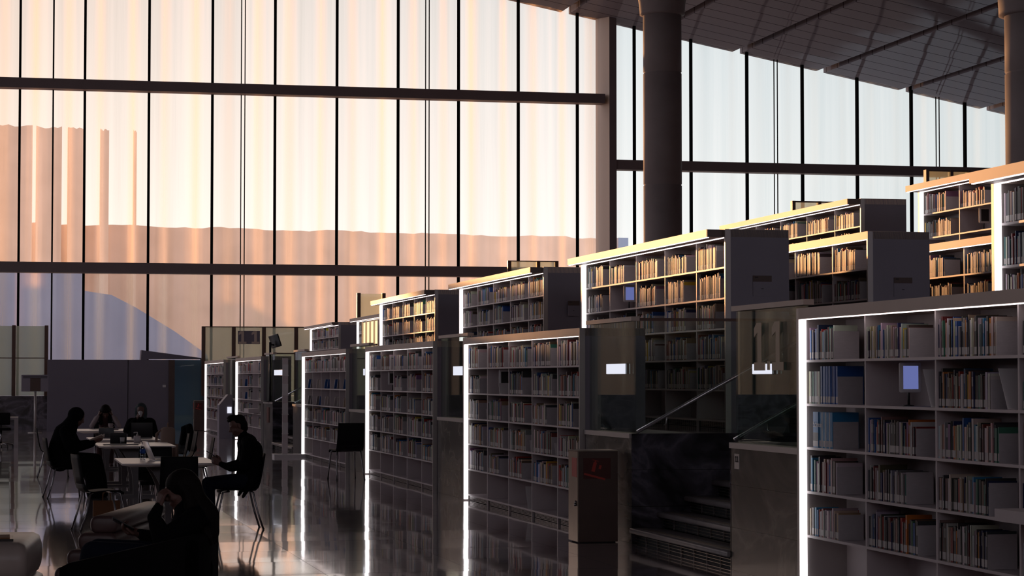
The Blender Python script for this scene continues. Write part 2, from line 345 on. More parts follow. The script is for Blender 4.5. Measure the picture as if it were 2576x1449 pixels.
# ------------------------------------------------------------------ shell of the hall
L1, L2, L3 = 1.133, 2.267, 3.40
XF = 6.31
CX0, CZ0, CS = 21.4, 16.16, -.19
def zc(x): return CZ0 + CS * (x - CX0)
q = MB(); q.box((-34, -16, -.3), (46, 88.5, 0)); struct('floor', q, M['floor'])
q = MB(); q.box((-34, 88.5, -.4), (46, 400, -.05)); q.box((-250, 88.5, -.4), (-34, 400, -.05)); q.box((-250, -60, -.4), (-34, 88.5, -.05)); tag(q.obj('desert_ground', M['sand']), 'sandy ground outside the glass facade', 'ground', kind='structure')
# ceiling: folded roof with recessed dark channels
q = MB()
gx = [CX0 - .0 + 3.55 * k for k in range(-3, 8)]
for a, b_ in zip([13.0 - 2.0] + gx, gx + [46.5]):
    x0, x1 = a + .16, b_ - .16
    if x1 <= x0: continue
    q.add([(x0, -16, zc(x0)), (x1, -16, zc(x1)), (x1, YF + .6, zc(x1)), (x0, YF + .6, zc(x0)), (x0, -16, zc(x0) + .35), (x1, -16, zc(x1) + .35), (x1, YF + .6, zc(x1) + .35), (x0, YF + .6, zc(x0) + .35)], BOXF)
q.box((-34, -16, zc(11)), (11.1, YF + .6, zc(11) + .3))
struct('ceiling', q, M['ceiling'])
q = MB(); x0, x1 = 10.5, 46.5
q.add([(x0, -16, zc(x0) + .36), (x1, -16, zc(x1) + .36), (x1, YF + .6, zc(x1) + .36), (x0, YF + .6, zc(x0) + .36), (x0, -16, zc(x0) + .6), (x1, -16, zc(x1) + .6), (x1, YF + .6, zc(x1) + .6), (x0, YF + .6, zc(x0) + .6)], BOXF)
struct('trim_7', q, M['black'])
q = MB(); q.box((-34, -16.4, 0), (46, -16, 8.0)); q.box((-34, -16.4, 13.2), (46, -16, 19)); struct('wall_back', q, M['darkwall'])
q = MB()
for k in range(17): q.box((-33 + k * 4.8, -16.3, 8.0), (-32.85 + k * 4.8, -16.1, 13.2))
struct('window_31', q, M['mullion'])  # added unseen window band, put in to light faces turned to the camera
q = MB(); q.box((46, -16, 0), (46.4, YF + .6, 15)); struct('wall_right', q, M['darkwall'])
q = MB(); q.box((-34.4, -16, 0), (-34, YF + .6, 5.0)); q.box((-34.4, -16, 5.0), (-34, 34, 18.2)); struct('wall_left', q, M['darkwall'])  # unseen; near stretch kept solid to hold daylight off the nearest bookcase
q = MB()
for k in range(0, 9): q.box((-34.3, 36 + k * 6, 5.0), (-34.1, 36.15 + k * 6, 18.2))
q.box((-34.4, 34, 8.9), (-34.0, YF, 9.3)); struct('window_20', q, M['mullion'])

# facade: glass bays between black mullions, with steel beams
mpx = [45, 211, 369, 530, 687, 845, 1000, 1155, 1304, 1454]
mX = [px2w(p, Y=YF)[0] for p in mpx]; sp_ = (mX[-1] - mX[0]) / 9
mX = [mX[0] + sp_ * i for i in range(10)]
jx0, jx1 = px2w(1507, Y=YF)[0], px2w(1541, Y=YF)[0]
rpx = [1598, 1743, 1886, 2026, 2164, 2299, 2433]
rX = [px2w(p, Y=YF)[0] for p in rpx]; sr = (rX[-1] - rX[0]) / 6; rX = [rX[0] + sr * i for i in range(9)]
edges = [mX[0] - sp_ * k for k in range(14, 0, -1)] + mX + [jx0 + .12]
nwin = 0
def bay(x0, x1, phase, mat, per, z0=0.0, mull=True):
    global nwin; nwin += 1
    q = MB(); n = 24; vs = []; fs = []
    for i in range(n + 1):
        x = x0 + (x1 - x0) * i / n; y = YF + .22 + .15 * math.cos(2 * math.pi * (x - phase) / per)
        zt = min(zc(max(x, 11)) + .3, 18.2); vs += [(x, y, z0), (x, y, zt)]
    for i in range(n): fs.append((2 * i, 2 * i + 2, 2 * i + 3, 2 * i + 1))
    q.add(vs, fs, smooth=True)
    o = struct('window_%d' % nwin if nwin < 20 else 'window_%d' % (nwin + 1), q, mat, fix=False)
    if mull:
        q = MB(); q.box((x1 - .045, YF - .02, z0), (x1 + .045, YF + .16, zc(max(x1, 11)) + .2)); q.obj('mullion', M['mullion'], o)
    return o
for a, b_ in zip(edges[:-1], edges[1:]): bay(a, b_, mX[0], M['fglass'], sp_, mull=b_ < mX[-1] + .1)
redge = [jx1 - .05] + rX + [46]
for a, b_ in zip(redge[:-1], redge[1:]): bay(a, b_, rX[0], M['fglassr'], sr, mull=b_ < 45)
q = MB(); q.box((-34, YF - .62, 12.47), (jx0 + .1, YF + .02, 12.84)); struct('trim_1', q, M['beam'])
q = MB(); q.box((-34, YF - .62, 5.63), (jx0 + .1, YF + .02, 6.02)); struct('trim_2', q, M['beam'])
q = MB(); q.box((jx1 - .1, YF - .62, 9.89), (46, YF + .02, 10.27)); struct('trim_3', q, M['beam'])
q = MB(); q.box((jx0 + .26, YF - .66, 0), (jx1, YF + .4, zc(jx1) + .25)); o = struct('trim_4', q, M['beam'])
q = MB(); q.prism([(jx0 + .26, YF - .66), (jx0 + .26, YF + .4), (jx0 - .02, YF + .4)], 0, zc(jx0) + .3, 'z'); q.obj('reveal', M['jamb'], o)
for i, (px, single) in enumerate([(129, 1), (608, 0), (1073, 0), (1952, 0), (2360, 0)]):
    x = px2w(px, Y=YF)[0]
    q = MB()
    for dx in ((-.07, .07) if not single else (0,)):
        q.tube([(x + dx, YF - .10, 0), (x + dx, YF - .10, zc(max(x + .2, 11)) - .02)], .022 if not single else .035, 6)
    tag(q.obj('facade_tie_rod', M['rod']), ['dark single tie rod at the far left of the facade', 'pair of thin tie rods left of centre on the facade', 'pair of thin tie rods near the middle of the facade', 'pair of thin tie rods right of the concrete column', 'pair of thin tie rods behind the upper right shelves'][i], 'rod', 'tie rods hanging in front of the glass facade')

# outside
q = MB(); q.prism([(-60, -.1), (-.5, -.1), (-.5, 6.05), (-3.5, 6.1), (-3.7, 6.15), (-3.9, 5.82), (-5.2, 5.75), (-5.4, 6.9), (-60, 6.9)], 90, 90.5, 'y'); tag(q.obj('added_sun_blocker', M['extwall']), 'added unseen wall outside, shaped to keep low sun off lower shelves', 'wall', kind='structure')  # added out of view; top edge cut to shade parts of the bookcases
YC = 110.0
def cz(px, py): return (px2w(px, Y=YC)[0], EYE + (YH - py) * YC / F)
q = MB(); q.prism([(-3.7, -.1), (cz(523, 0)[0] + .3, -.1), cz(522, 893), cz(440, 835), cz(340, 775), cz(280, 745), (cz(209, 0)[0], cz(0, 735)[1]), (cz(209, 0)[0], 7.05), (-2.9, 7.05), (-2.9, 6.4), (-3.7, 6.4)], YC, YC + .6, 'y'); tag(q.obj('painted_shade_wall', M['shadeblue']), 'added blue-grey wall painted as the shade on the lower left facade', 'wall', kind='structure')  # added; its blue and its slope stand in for shade on the glass
random.seed(3)
WY = 226.0
def wallz(y): return EYE + (YH - y) * (WY * math.cos(TH) + 3) / F
top = []; x0 = px2w(-20, Y=WY)[0]; x1 = px2w(1528, Y=WY)[0]; nseg = 70
for i in range(nseg + 1):
    x = x0 + (x1 - x0) * i / nseg; px_ = -20 + 1548 * i / nseg
    top.append((x, wallz(563 + 18 * max(0, px_) / 1500 + random.uniform(-1.5, 1.5) + (3 if (i // 6) % 2 else 0))))
q = MB(); q.prism([(x0, -1)] + [(x1, -1)] + top[::-1], WY, WY + 2, 'y'); tag(q.obj('courtyard_wall', M['extwall']), 'long brown wall seen dimly through the glass facade', 'wall', kind='structure')
for i, (a, b_, tp) in enumerate([(-14, 78, 319), (87, 152, 321), (167, 210, 323), (249, 271, 325), (333, 341, 325)]):
    xa, xb = px2w(a, Y=WY - 6)[0], px2w(b_, Y=WY - 6)[0]; zt = wallz(tp) * .975
    q = MB(); pts = [(xa, -1), (xb, -1), (xb, zt - random.uniform(0, .3))] + [(xb + (xa - xb) * k / 6, zt - random.uniform(0, .25)) for k in range(1, 6)] + [(xa, zt)]
    q.prism(pts, WY - 6, WY - 5, 'y')
    tag(q.obj('stone_pier', M['extwall']), ['broadest brown pier at the left edge, outside the glass', 'second brown pier from left outside the glass', 'third brown pier from left outside the glass', 'narrow brown pier, fourth from left outside the glass', 'very thin brown pier, rightmost outside the glass'][i], 'pier', 'piers seen through the facade')
xa, xb = px2w(1556, Y=WY)[0], px2w(1581, Y=WY)[0]
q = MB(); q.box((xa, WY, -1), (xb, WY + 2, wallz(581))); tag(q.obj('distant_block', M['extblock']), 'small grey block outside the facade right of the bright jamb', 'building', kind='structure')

# columns
def column(px, w_px, dist, label, ztop):
    phi = TH + math.atan((px - W / 2) / F); r_ = dist / math.cos(phi - TH); x, y = r_ * math.sin(phi), r_ * math.cos(phi)
    rad = w_px / 2 * dist / F
    root = empty('concrete_column', label, 'column', (x, y, 0), 0, 'concrete columns with flared heads')
    zcap = EYE + (YH - 34) * dist / F
    zs = [0, 2.5, 5.0, 7.5, 10, 12.5]
    q = MB(); prof = []
    zj = [EYE + (YH - yy) * dist / F for yy in (465, 181)]
    for z in sorted([0, zcap] + [z_ for z_ in zj if z_ < zcap]):
        if z in zj: prof += [(rad, z - .03), (rad - .02, z - .015), (rad - .02, z + .015), (rad, z + .03)]
        else: prof.append((rad, z))
    q.lathe(prof, 64); q.obj('shaft', M['concrete'], root)
    zt = zc(x) + .1; zt = max(zt, zcap + .5)
    q = MB(); prof = [(rad * .98, zcap - .02), (rad * 1.17, zcap), (rad * 1.17, zcap + .08)]
    for k in range(1, 11):
        u = k / 10; prof.append((rad * (1.17 + 1.9 * u ** 1.7), zcap + .06 + (zt - zcap - .3) * u))
    q.lathe(prof, 64); q.obj('capital', M['concrete'], root)
column(1668, 97, 72, 'thick concrete column with flared head right of centre', 0)
column(2618, 166, 52, 'dark concrete column cut by the right edge of the picture', 0)

# ------------------------------------------------------------------ terraces, stairs, balustrades
SEG = {'a': (74.1, 67.4), 'b': (63.9, 57.2), 'c': (49.2, 42.5), 'd': (40.2, 33.5), 'e': (31.25, 24.6), 'f': (17.45, 10.8)}
ROW = [6.31, 8.02, 9.74, 11.45, 13.15]; D = .70
ST = [(19.38, 22.67), (51.2, 55.2)]          # stair openings
TR = .295; RS = L1 / 7
q = MB()
X1 = XF + D + .04; X2 = 12.3
cuts = [-16, 19.38, 22.67, 51.2, 55.2, 76.0]
for k in range(5):
    y0, y1 = cuts[k], cuts[k + 1]
    q.box((X1 if k % 2 == 0 else XF + 7 * TR, y0, 0), (X2, y1, L1))
struct('floor_terrace', q, M['floor']); bpy.data.objects['floor_terrace'].name = 'floor_2'
q = MB(); q.box((X2, -16, 0), (15.4, 85.3, L2)); struct('floor_3', q, M['floor'])
q = MB(); q.box((15.4, -16, 0), (46, 85.3, L3)); struct('floor_4', q, M['floor'])
stone = []
def stone_seg(y0, y1, label, plate=None, rail=True, big=False):
    """retaining wall of marble along the aisle with a glass balustrade on top"""
    root = empty('retaining_wall', label, 'wall', (XF, (y0 + y1) / 2, 0)); yc = (y0 + y1) / 2; root['kind'] = 'structure'
    hw = (y1 - y0) / 2 - .02
    q = MB(); q.box((-.0, -hw, 0), (D + .02, hw, L1 - .05)); q.obj('marble_face', M['marblef'], root)
    q = MB(); q.box((-.02, -hw, L1 - .05), (D + .02, hw, L1)); q.obj('ledge', M['flange'], root)
    g = empty('glass_balustrade', 'glass balustrade panel on ' + label, 'balustrade', (XF + .04, yc, L1))
    q = MB(); q.box((0, -hw + .03, 0.001), (.018, hw - .03, 1.17)); q.obj('glass_panel', M['glass'], g)
    q = MB(); q.box((-.035, -hw, 1.17), (.055, hw, 1.215)); q.obj('handrail', M['cap'], g)
    return g
gb = {}
gb['ab'] = stone_seg(64.0, 67.3, 'marble wall between the two farthest lower bookcases')
gb['bs'] = stone_seg(55.2, 57.2, 'marble wall left of the far stairs')
gb['sc'] = stone_seg(49.2, 51.2, 'marble wall right of the far stairs')
gb['cd'] = stone_seg(40.2, 42.5, 'marble wall behind the empty black chair')
gb['de'] = stone_seg(31.25, 33.5, 'marble wall between two lower bookcases at centre')
gb['es'] = stone_seg(22.67, 24.6, 'marble wall behind the fire cabinet')
gb['sf'] = stone_seg(17.45, 19.38, 'marble wall right of the near stairs')
# lit plates on the glass
for i, (px0, px1, py0, py1, nm) in enumerate([(1525, 1572, 916, 941, 'small glowing white plate on the glass above the fire cabinet'), (1140, 1163, 922, 944, 'small glowing white plate on the glass between centre bookcases'),
        (690, 715, 931, 944, 'small glowing white plate on the far stair glass'), (1892, 1940, 916, 941, 'small glowing white plate behind the gold number'), (914, 922, 928, 944, 'narrow glowing plate at the glass near the empty chair')]):
    x = XF + .030; ya = px2w(px0, X=x)[1]; yb = px2w(px1, X=x)[1]; d = ya * math.cos(TH) + x * math.sin(TH)
    z0, z1 = EYE + (YH - py1) * d / F, EYE + (YH - py0) * d / F
    q = MB(); q.box((x, ya, z0), (x + .006, yb, z1)); q.box((x + .0061, min(ya, yb) + .005, z0 - .004), (x + .0095, max(ya, yb) - .005, z1 + .004), 1)
    tag(q.obj('sign_plate', [M['lite'], M['flange']]), nm, 'sign', 'glowing plates on the balustrades')
def ones(q, x0, x1, z0, z1, axis_map, yo, t_, mi=0):
    """a slab-serif digit 1"""
    w_ = x1 - x0; h = z1 - z0
    P = [(0, 0), (1, 0), (1, .17), (.68, .17), (.68, 1), (.25, 1), (0, .88), (0, .70), (.33, .80), (.33, .17), (0, .17)]
    vs = []
    for dy in (0, t_):
        for u, v in P: vs.append(axis_map(x0 + u * w_, z0 + v * h, yo + dy))
    n = len(P); fs = [tuple(range(n)), tuple(n + i for i in range(n))[::-1]] + [(i, (i + 1) % n, n + (i + 1) % n, n + i) for i in range(n)]
    q.add(vs, fs, mi)
root = empty('number_sign', 'large matt gold number 1.1 on the glass right of the near stairs', 'number', (XF + .02, 18.4, L1 + .2))
x = XF + .029
for k, (pa, pb) in enumerate([(1898, 1925), (1943, 1972)]):
    ya, yb = px2w(pa, X=x)[1], px2w(pb, X=x)[1]; d = 18.5 * math.cos(TH) + x * math.sin(TH)
    q = MB(); ones(q, 0, 1, EYE + (YH - 932) * d / F, EYE + (YH - 811) * d / F, lambda u, v, w_: (w_, ya + (yb - ya) * u, v), x, -.006)
    o = q.obj('digit', M['gold'], root); o.matrix_parent_inverse = Matrix.Translation(-Vector(root.location))
d = 18.5 * math.cos(TH) + x * math.sin(TH); q = MB(); q.box((x - .006, px2w(1931, X=x)[1], EYE + (YH - 931) * d / F), (x, px2w(1937, X=x)[1], EYE + (YH - 909) * d / F))
o = q.obj('decimal_point', M['gold'], root); o.matrix_parent_inverse = Matrix.Translation(-Vector(root.location))
def staircase(y0, y1, label, near=True):
    root = empty('staircase', label, 'stairs', (XF, (y0 + y1) / 2, 0)); root['kind'] = 'structure'; hw = (y1 - y0) / 2
    for k in range(7):
        z1 = RS * (k + 1); xa = TR * k
        if k < 6:
            q = MB(); q.rbox((xa - .03, -hw + .013, z1 - .055), (xa + TR + .02, hw - .013, z1), .012, 2, axis='y')
            for g_ in range(4): q.box((xa + .03 + g_ * .022, -hw + .1, z1), (xa + .04 + g_ * .022, hw - .1, z1 + .003), 1)
            q.obj('tread', [M['step'], M['steel']], root)
        q = MB(); q.box((xa + .05, -hw + .013, RS * k), (xa + .07, hw - .013, z1 - .055), 1)
        for g_ in range(3): q.box((xa + .035, -hw + .014, RS * k + .018 + g_ * .03), (xa + .045, hw - .014, RS * k + .022 + g_ * .03))
        for g_ in range(1, 8): yy = -hw + (y1 - y0) * g_ / 8; q.box((xa + .033, yy - .004, RS * k), (xa + .046, yy + .004, z1 - .056), 2)
        q.obj('riser_grille', [M['steel'], M['black'], M['grille']], root)
    xe = 7 * TR
    for s_, nm in ((1, 'far'), (-1, 'near')):
        q = MB(); q.box((.0, s_ * hw, 0), (xe + .0, s_ * (hw - .012), L1 + .001)); q.obj('side_wall', M['marble'], root)
    # side glass and handrails
    for s_ in (1, -1):
        g = empty('stair_balustrade', 'glass and sloping steel handrail on the %s side of %s' % ('far' if s_ > 0 else 'near', label), 'balustrade', (XF, (y0 + y1) / 2 + s_ * (hw + .05), L1))
        q = MB(); q.box((.06, -.009, .001), (xe + .9, .009, 1.17)); q.obj('glass_panel', M['glass'], g)
        q = MB(); q.box((.06, -.025, 1.17), (xe + .9, .025, 1.20)); q.obj('top_rail', M['brownpost'], g)
        q = MB(); a = Vector((.05, -s_ * .09, .02)); b_ = Vector((xe + .1, -s_ * .09, .02 + (xe) * RS / TR))
        q.tube([a, b_], .020, 10); q.obj('handrail', M['handrail'], g)
        q = MB()
        for u in (.15, .75): p = a.lerp(b_, u); q.tube([p + Vector((0, 0, -.01)), p + Vector((0, 0, -.08)), p + Vector((0, s_ * .085, -.10))], .008, 6)
        q.obj('rail_bracket', M['handrail'], g)
staircase(*ST[0], 'the near stone stairs')
staircase(*ST[1], 'the far stone stairs')
# small number plate on the marble
q = MB(); x = XF - .004; ya, yb = px2w(1846, X=x)[1], px2w(1858, X=x)[1]; d = 19.1 * math.cos(TH) + x * math.sin(TH)
za, zb = EYE - (1180 - YH) * d / F, EYE - (1142 - YH) * d / F
q.box((x, ya, za), (x + .004, yb, zb))
for k in range(2):
    y_ = ya + (yb - ya) * (.2 + .36 * k); ones(q, 0, 1, za + (zb - za) * .45, za + (zb - za) * .85, lambda u, v, w_: (w_, y_ + (yb - ya) * .28 * u, v), x, -.003, 1)
q.box((x - .003, ya + (yb - ya) * .50, za + (zb - za) * .45), (x, ya + (yb - ya) * .54, za + (zb - za) * .50), 1)
tag(q.obj('number_plate', [M['flange'], M['black']]), 'small pale plate numbered 1.1 on the marble beside the near stairs', 'sign')

# ------------------------------------------------------------------ bookcases
SZ = [.09, .443, .796, 1.15, 1.50, 1.853]; STOP = 2.18; CAPZ = 2.267
BW = 6.65 / 5
def bookcase_proto(length, canopy, nb):
    root = bpy.data.objects.new('bookcase', None); C.objects.link(root); bw = length / nb
    # local: x=0 front, y=0 far end (left in view), -length near end
    q = MB(); q.box((-.065, -.05, 0), (D, 0, CAPZ)); q.obj('far_panel', M['flange'], root)
    q = MB(); q.box((.0, -length, 0), (D, -length + .045, CAPZ - .0)); q.obj('end_panel', M['endp'], root)
    q = MB(); q.box((-.065, -length - .004, 0), (.0, -length + .03, CAPZ)); q.obj('edge_frame', M['flange'], root)
    q = MB(); q.box((D * .5 - .01, -length + .045, .0), (D * .5 + .01, -.05, STOP)); q.obj('back_panel', M['shelf'], root)
    for k in range(1, nb):
        q = MB(); q.box((.005, -bw * k - .012, 0), (D, -bw * k + .012, STOP)); q.obj('divider', M['shelf'], root)
    for z in SZ:
        q = MB(); q.box((-.004, -length + .045, z - .02), (D, -.05, z)); q.obj('shelf', M['shelf'], root)
    q = MB(); q.box((-.065, -length, CAPZ - .085), (D, 0, CAPZ + .004)); q.box((0, -length + .05, STOP - .0), (D, -.05, CAPZ - .085)); q.obj('top_cap', M['cap'], root)
    q = MB(); q.box((-.062, -.062, .02), (-.002, -.051, CAPZ - .09)); q.obj('light_strip', M['led'], root)
    q = MB(); q.box((-.052, -length + .04, CAPZ - .093), (-.03, -.06, CAPZ - .086)); q.obj('top_light', M['ledthin'], root)
    q = MB()
    for k in range(nb):
        y1_, y0_ = -bw * k - .14, -bw * (k + 1) + .04
        for g_ in range(4): q.box((.012, y0_, .008 + g_ * .016), (.018, y1_, .014 + g_ * .016))
        n = 14
        for g_ in range(n + 1): y = y0_ + (y1_ - y0_) * g_ / n; q.box((.011, y - .004, .006), (.019, y + .004, .068))
    q.obj('grille', M['grille'], root)
    q = MB(); q.box((.03, -length + .045, 0), (.045, -.05, .07)); q.obj('kick_board', M['black'], root)
    if canopy:
        q = MB(); q.box((-.26, -length + .08, CAPZ - .085), (-.065, -.0, CAPZ + .002)); q.box((-.258, -length + .06, CAPZ - .084), (-.067, -length + .08, CAPZ + .001), 1); q.obj('canopy', [M['cap'], M['canopyend']], root)
        q = MB(); q.box((-.25, -length + .1, CAPZ - .092), (-.225, -.02, CAPZ - .086)); q.obj('canopy_light', M['ledthin'], root)
        for k in range(nb): q = MB(); q.box((-.21, -bw * (k + .75), CAPZ - .09), (-.09, -bw * (k + .35), CAPZ - .086)); q.obj('soffit_panel', M['flange'], root)
    return root
GB1, GB2 = 'lower bookcases along the aisle', 'upper bookcases on the terraces'
CASES = [  # row, seg, name used in labels, level, canopy
    (0, 'f', 'nearest bookcase at the right edge', 0, 0), (0, 'e', 'lower bookcase beside the fire cabinet', 0, 0), (0, 'd', 'lower bookcase right of the empty chair', 0, 0),
    (0, 'c', 'lower bookcase behind the empty chair', 0, 0), (0, 'b', 'second farthest lower bookcase', 0, 0), (0, 'a', 'farthest lower bookcase', 0, 0),
    (1, 'f', 'upper bookcase at the far right edge', 1, 1), (1, 'e', 'large upper bookcase above the near stairs', 1, 1), (1, 'd', 'upper bookcase at picture centre', 1, 1), (1, 'c', 'upper bookcase left of centre', 1, 1),
    (2, 'e', 'terrace bookcase behind the large upper one', 1, 0), (2, 'a', 'farthest small upper bookcase', 1, 1), (2, 'b', 'upper bookcase behind the bright display', 1, 1),
    (3, 'e', 'terrace bookcase third row back', 1, 0), (4, 'd', 'topmost bookcase with long canopy', 2, 1), (4, 'e', 'topmost bookcase near the right column', 2, 1)]
P0 = bookcase_proto(6.65, False, 5); P1 = bookcase_proto(6.65, True, 5)
used = set(); CINFO = []
for row, seg, nm, lev, can in CASES:
    proto = P1 if can else P0
    o = proto if can not in used else copy_tree(proto); used.add(can)
    y1, y0 = SEG[seg]
    o.location = (ROW[row], y1, [0, L1, L2][lev]); o.rotation_euler = (0, 0, 0)
    tag(o, ('grey metal ' if lev == 0 else 'grey canopied metal ' if can else 'grey metal ') + nm, 'bookcase', GB1 if lev == 0 else GB2)
    CINFO.append((row, seg, nm, [0, L1, L2][lev], y1, ROW[row]))

# plaques on the end panels
for i, (row, seg, px0, px1, py0, py1, nm) in enumerate([(1, 'e', 1895, 1942, 693, 745, 'brown and grey info plaque on the large upper bookcase end'), (2, 'e', 2250, 2296, 698, 746, 'dim info plaque on the terrace bookcase end at right'), (1, 'd', 1429, 1458, 757, 795, 'info plaque on the end of the centre upper bookcase')]):
    Y = SEG[seg][1] - .009; xa, xb = px2w(px0, Y=Y)[0], px2w(px1, Y=Y)[0]; d = Y * math.cos(TH) + xa * math.sin(TH)
    z0, z1 = EYE + (YH - py1) * d / F, EYE + (YH - py0) * d / F; h = z1 - z0
    q = MB(); q.box((xa, Y, z0), (xb, Y + .008, z1 - h * .3), 0); q.box((xa, Y, z1 - h * .3), (xb, Y + .008, z1), 1)
    q.box((xa + .03 + (xb - xa) * .3, Y - .001, z0 + h * .35), (xb - .03 - (xb - xa) * .3, Y, z0 + h * .38), 2); q.box((xa + .02, Y - .001, z1 - h * .1), (xa + .06, Y, z1 - h * .06), 2)
    tag(q.obj('info_plaque', [M['endp'], M['cabbrown'], M['black']]), nm, 'sign', 'info plaques on bookcase ends')

# ------------------------------------------------------------------ books
random.seed(21)
PAL = [(.60, .56, .54, 'off-white'), (.45, .42, .42, 'pale grey'), (.22, .21, .22, 'grey'), (.55, .46, .36, 'cream'), (.30, .20, .14, 'tan'), (.04, .04, .045, 'black'), (.05, .05, .06, 'charcoal'), (.40, .04, .03, 'red'),
       (.18, .03, .03, 'maroon'), (.03, .10, .32, 'blue'), (.05, .22, .40, 'light blue'), (.02, .03, .10, 'navy'), (.05, .16, .12, 'green'), (.62, .42, .05, 'yellow'), (.50, .16, .03, 'orange'), (.12, .08, .06, 'brown'), (.25, .12, .22, 'plum')]
WTS = [15, 8, 7, 7, 6, 17, 13, 4, 5, 4, 3, 6, 4, 2, 2, 7, 2]
ORD = ['first', 'second', 'third', 'fourth', 'fifth', 'sixth', 'seventh', 'eighth', 'ninth', 'tenth', 'eleventh', 'twelfth', 'thirteenth', 'fourteenth', 'fifteenth', 'sixteenth', 'seventeenth', 'eighteenth', 'nineteenth', 'twentieth', 'twenty-first', 'twenty-second', 'twenty-third', 'twenty-fourth', 'twenty-fifth', 'twenty-sixth', 'twenty-seventh', 'twenty-eighth', 'twenty-ninth', 'thirtieth'] + ['thirty-' + w_ for w_ in ('first', 'second', 'third', 'fourth', 'fifth', 'sixth', 'seventh', 'eighth', 'ninth')] + ['fortieth'] + ['forty-' + w_ for w_ in ('first', 'second', 'third', 'fourth', 'fifth')]
SHN = {5: 'top shelf', 4: 'second shelf', 3: 'third shelf', 2: 'fourth shelf', 1: 'fifth shelf', 0: 'bottom shelf'}
BK = []       # every book: x, y0, y1, z, height, depth, colour, name, label parts
ENDS = []; BAYS = {}
SPECIAL = {}
def vis(px): return -5 < px < 2581
def topx(x, y): return W / 2 + F * math.tan(math.atan2(x, y) - TH)
for row, seg, nm, zb, yfar, xf in CINFO:
    for bay_i in range(5):
        ya = yfar - BW * bay_i - (.065 if bay_i == 0 else .014); yb = yfar - BW * (bay_i + 1) + (.045 if bay_i == 4 else .014)
        if not (vis(topx(xf, ya)) or vis(topx(xf, yb))): continue
        for s in range(5, 0, -1):
            z = zb + SZ[s]
            # which rows can be seen at all
            if row == 1 and seg in 'cd' and s < 3: continue
            if row == 1 and seg == 'f' and s < 3: continue
            if row in (2, 3) and seg == 'e' and s < 3: continue
            if row == 2 and seg == 'e' and bay_i < 2: continue
            if row == 2 and seg in 'ab' and s < 4: continue
            if row == 4 and s < 4: continue
            key = (row, seg, bay_i, s)
            fill = random.uniform(.5, .78); start = random.choice([0, 0, 0, .02])
            mode = 'std'
            if (row, seg) == (0, 'f'):
                if s == 4 and bay_i == 1: mode = 'tablet'
                fill = {(0, 5): .46, (0, 4): .52, (0, 3): .58, (0, 2): .50, (0, 1): .50, (1, 5): .62, (1, 3): .70, (1, 2): .55, (1, 1): .72, (2, 5): .72, (2, 4): .66, (2, 3): .76, (2, 2): .62, (2, 1): .6}.get((bay_i, s), fill)
            if (row, seg) in ((0, 'e'), (0, 'd'), (1, 'e')) and s == 4 and bay_i == 1: mode = 'tablet'
            if (row, seg) == (4, 'e') and s == 4 and bay_i == 1: mode = 'tablet'
            if (row, seg) == (0, 'c') and s in (3, 4): mode = 'lean'
            if (row, seg) == (0, 'b') and s in (3, 4) and bay_i < 2: mode = 'lean'
            if (row, seg) == (0, 'b') and bay_i == 3: mode = 'none'
            BAYS[key] = (mode, xf, ya, yb, z, nm)
            if mode != 'std': continue
            y = ya - start; idx = 0; pal = random.random(); hbase = random.uniform(.215, .265)
            if (row, seg, bay_i, s) == (0, 'f', 0, 3):                 # run of blue magazines
                for k in range(15):
                    BK.append(dict(x=xf + .012, y1=y - .13 - k * .028, y0=y - .13 - k * .028 - .020, z=z, h=.285, dp=.22, c=(.03, .20, .42) if k % 3 else (.45, .5, .55), n='blue', i=k, key=key, nm=nm, mag=True)); 
                y = y - .13 - 15 * .028
            else:
                while y > ya - (ya - yb) * fill:
                    th = random.choice([.014, .018, .022, .026, .03, .038]) * 1.0; h = min(.315, max(.18, random.gauss(hbase, .018))); dp = random.uniform(.17, .22)
                    c = random.choices(PAL, WTS)[0]
                    if (row, seg, bay_i, s) == (0, 'f', 0, 4): c = PAL[9] if idx > 7 else random.choice([PAL[3], PAL[2], PAL[15], PAL[12]]); h = .30 if idx > 7 else .26
                    BK.append(dict(x=xf + .012 + random.uniform(0, .012), y1=y, y0=y - th, z=z, h=h, dp=dp, c=tuple(v * random.uniform(.8, 1.15) for v in c[:3]), n=c[3], i=idx, key=key, nm=nm, mag=False))
                    y -= th + .0015; idx += 1
            ENDS.append((xf, y - .004, z, key, nm, random.uniform(.19, .235)))
PPX = [px for px in ()]
for b_ in BK:
    x, y = b_['x'], b_['y0']; d = y * math.cos(TH) + x * math.sin(TH); px = topx(x, y); py = YH - (b_['z'] - EYE + .1) * F / d
    ok = -5 < px < 2576 and -5 < py < 1460
    b_['d'] = d if ok else 1e9 + d
    # hidden runs (behind nearer rows) are never drawn from the large ones
    if b_['key'][0] in (1, 2, 3) and b_['key'][1] == 'e' and b_['key'][3] < 3 and b_['key'][0] != 1: b_['d'] += 100
BK.sort(key=lambda r_: r_['d'])
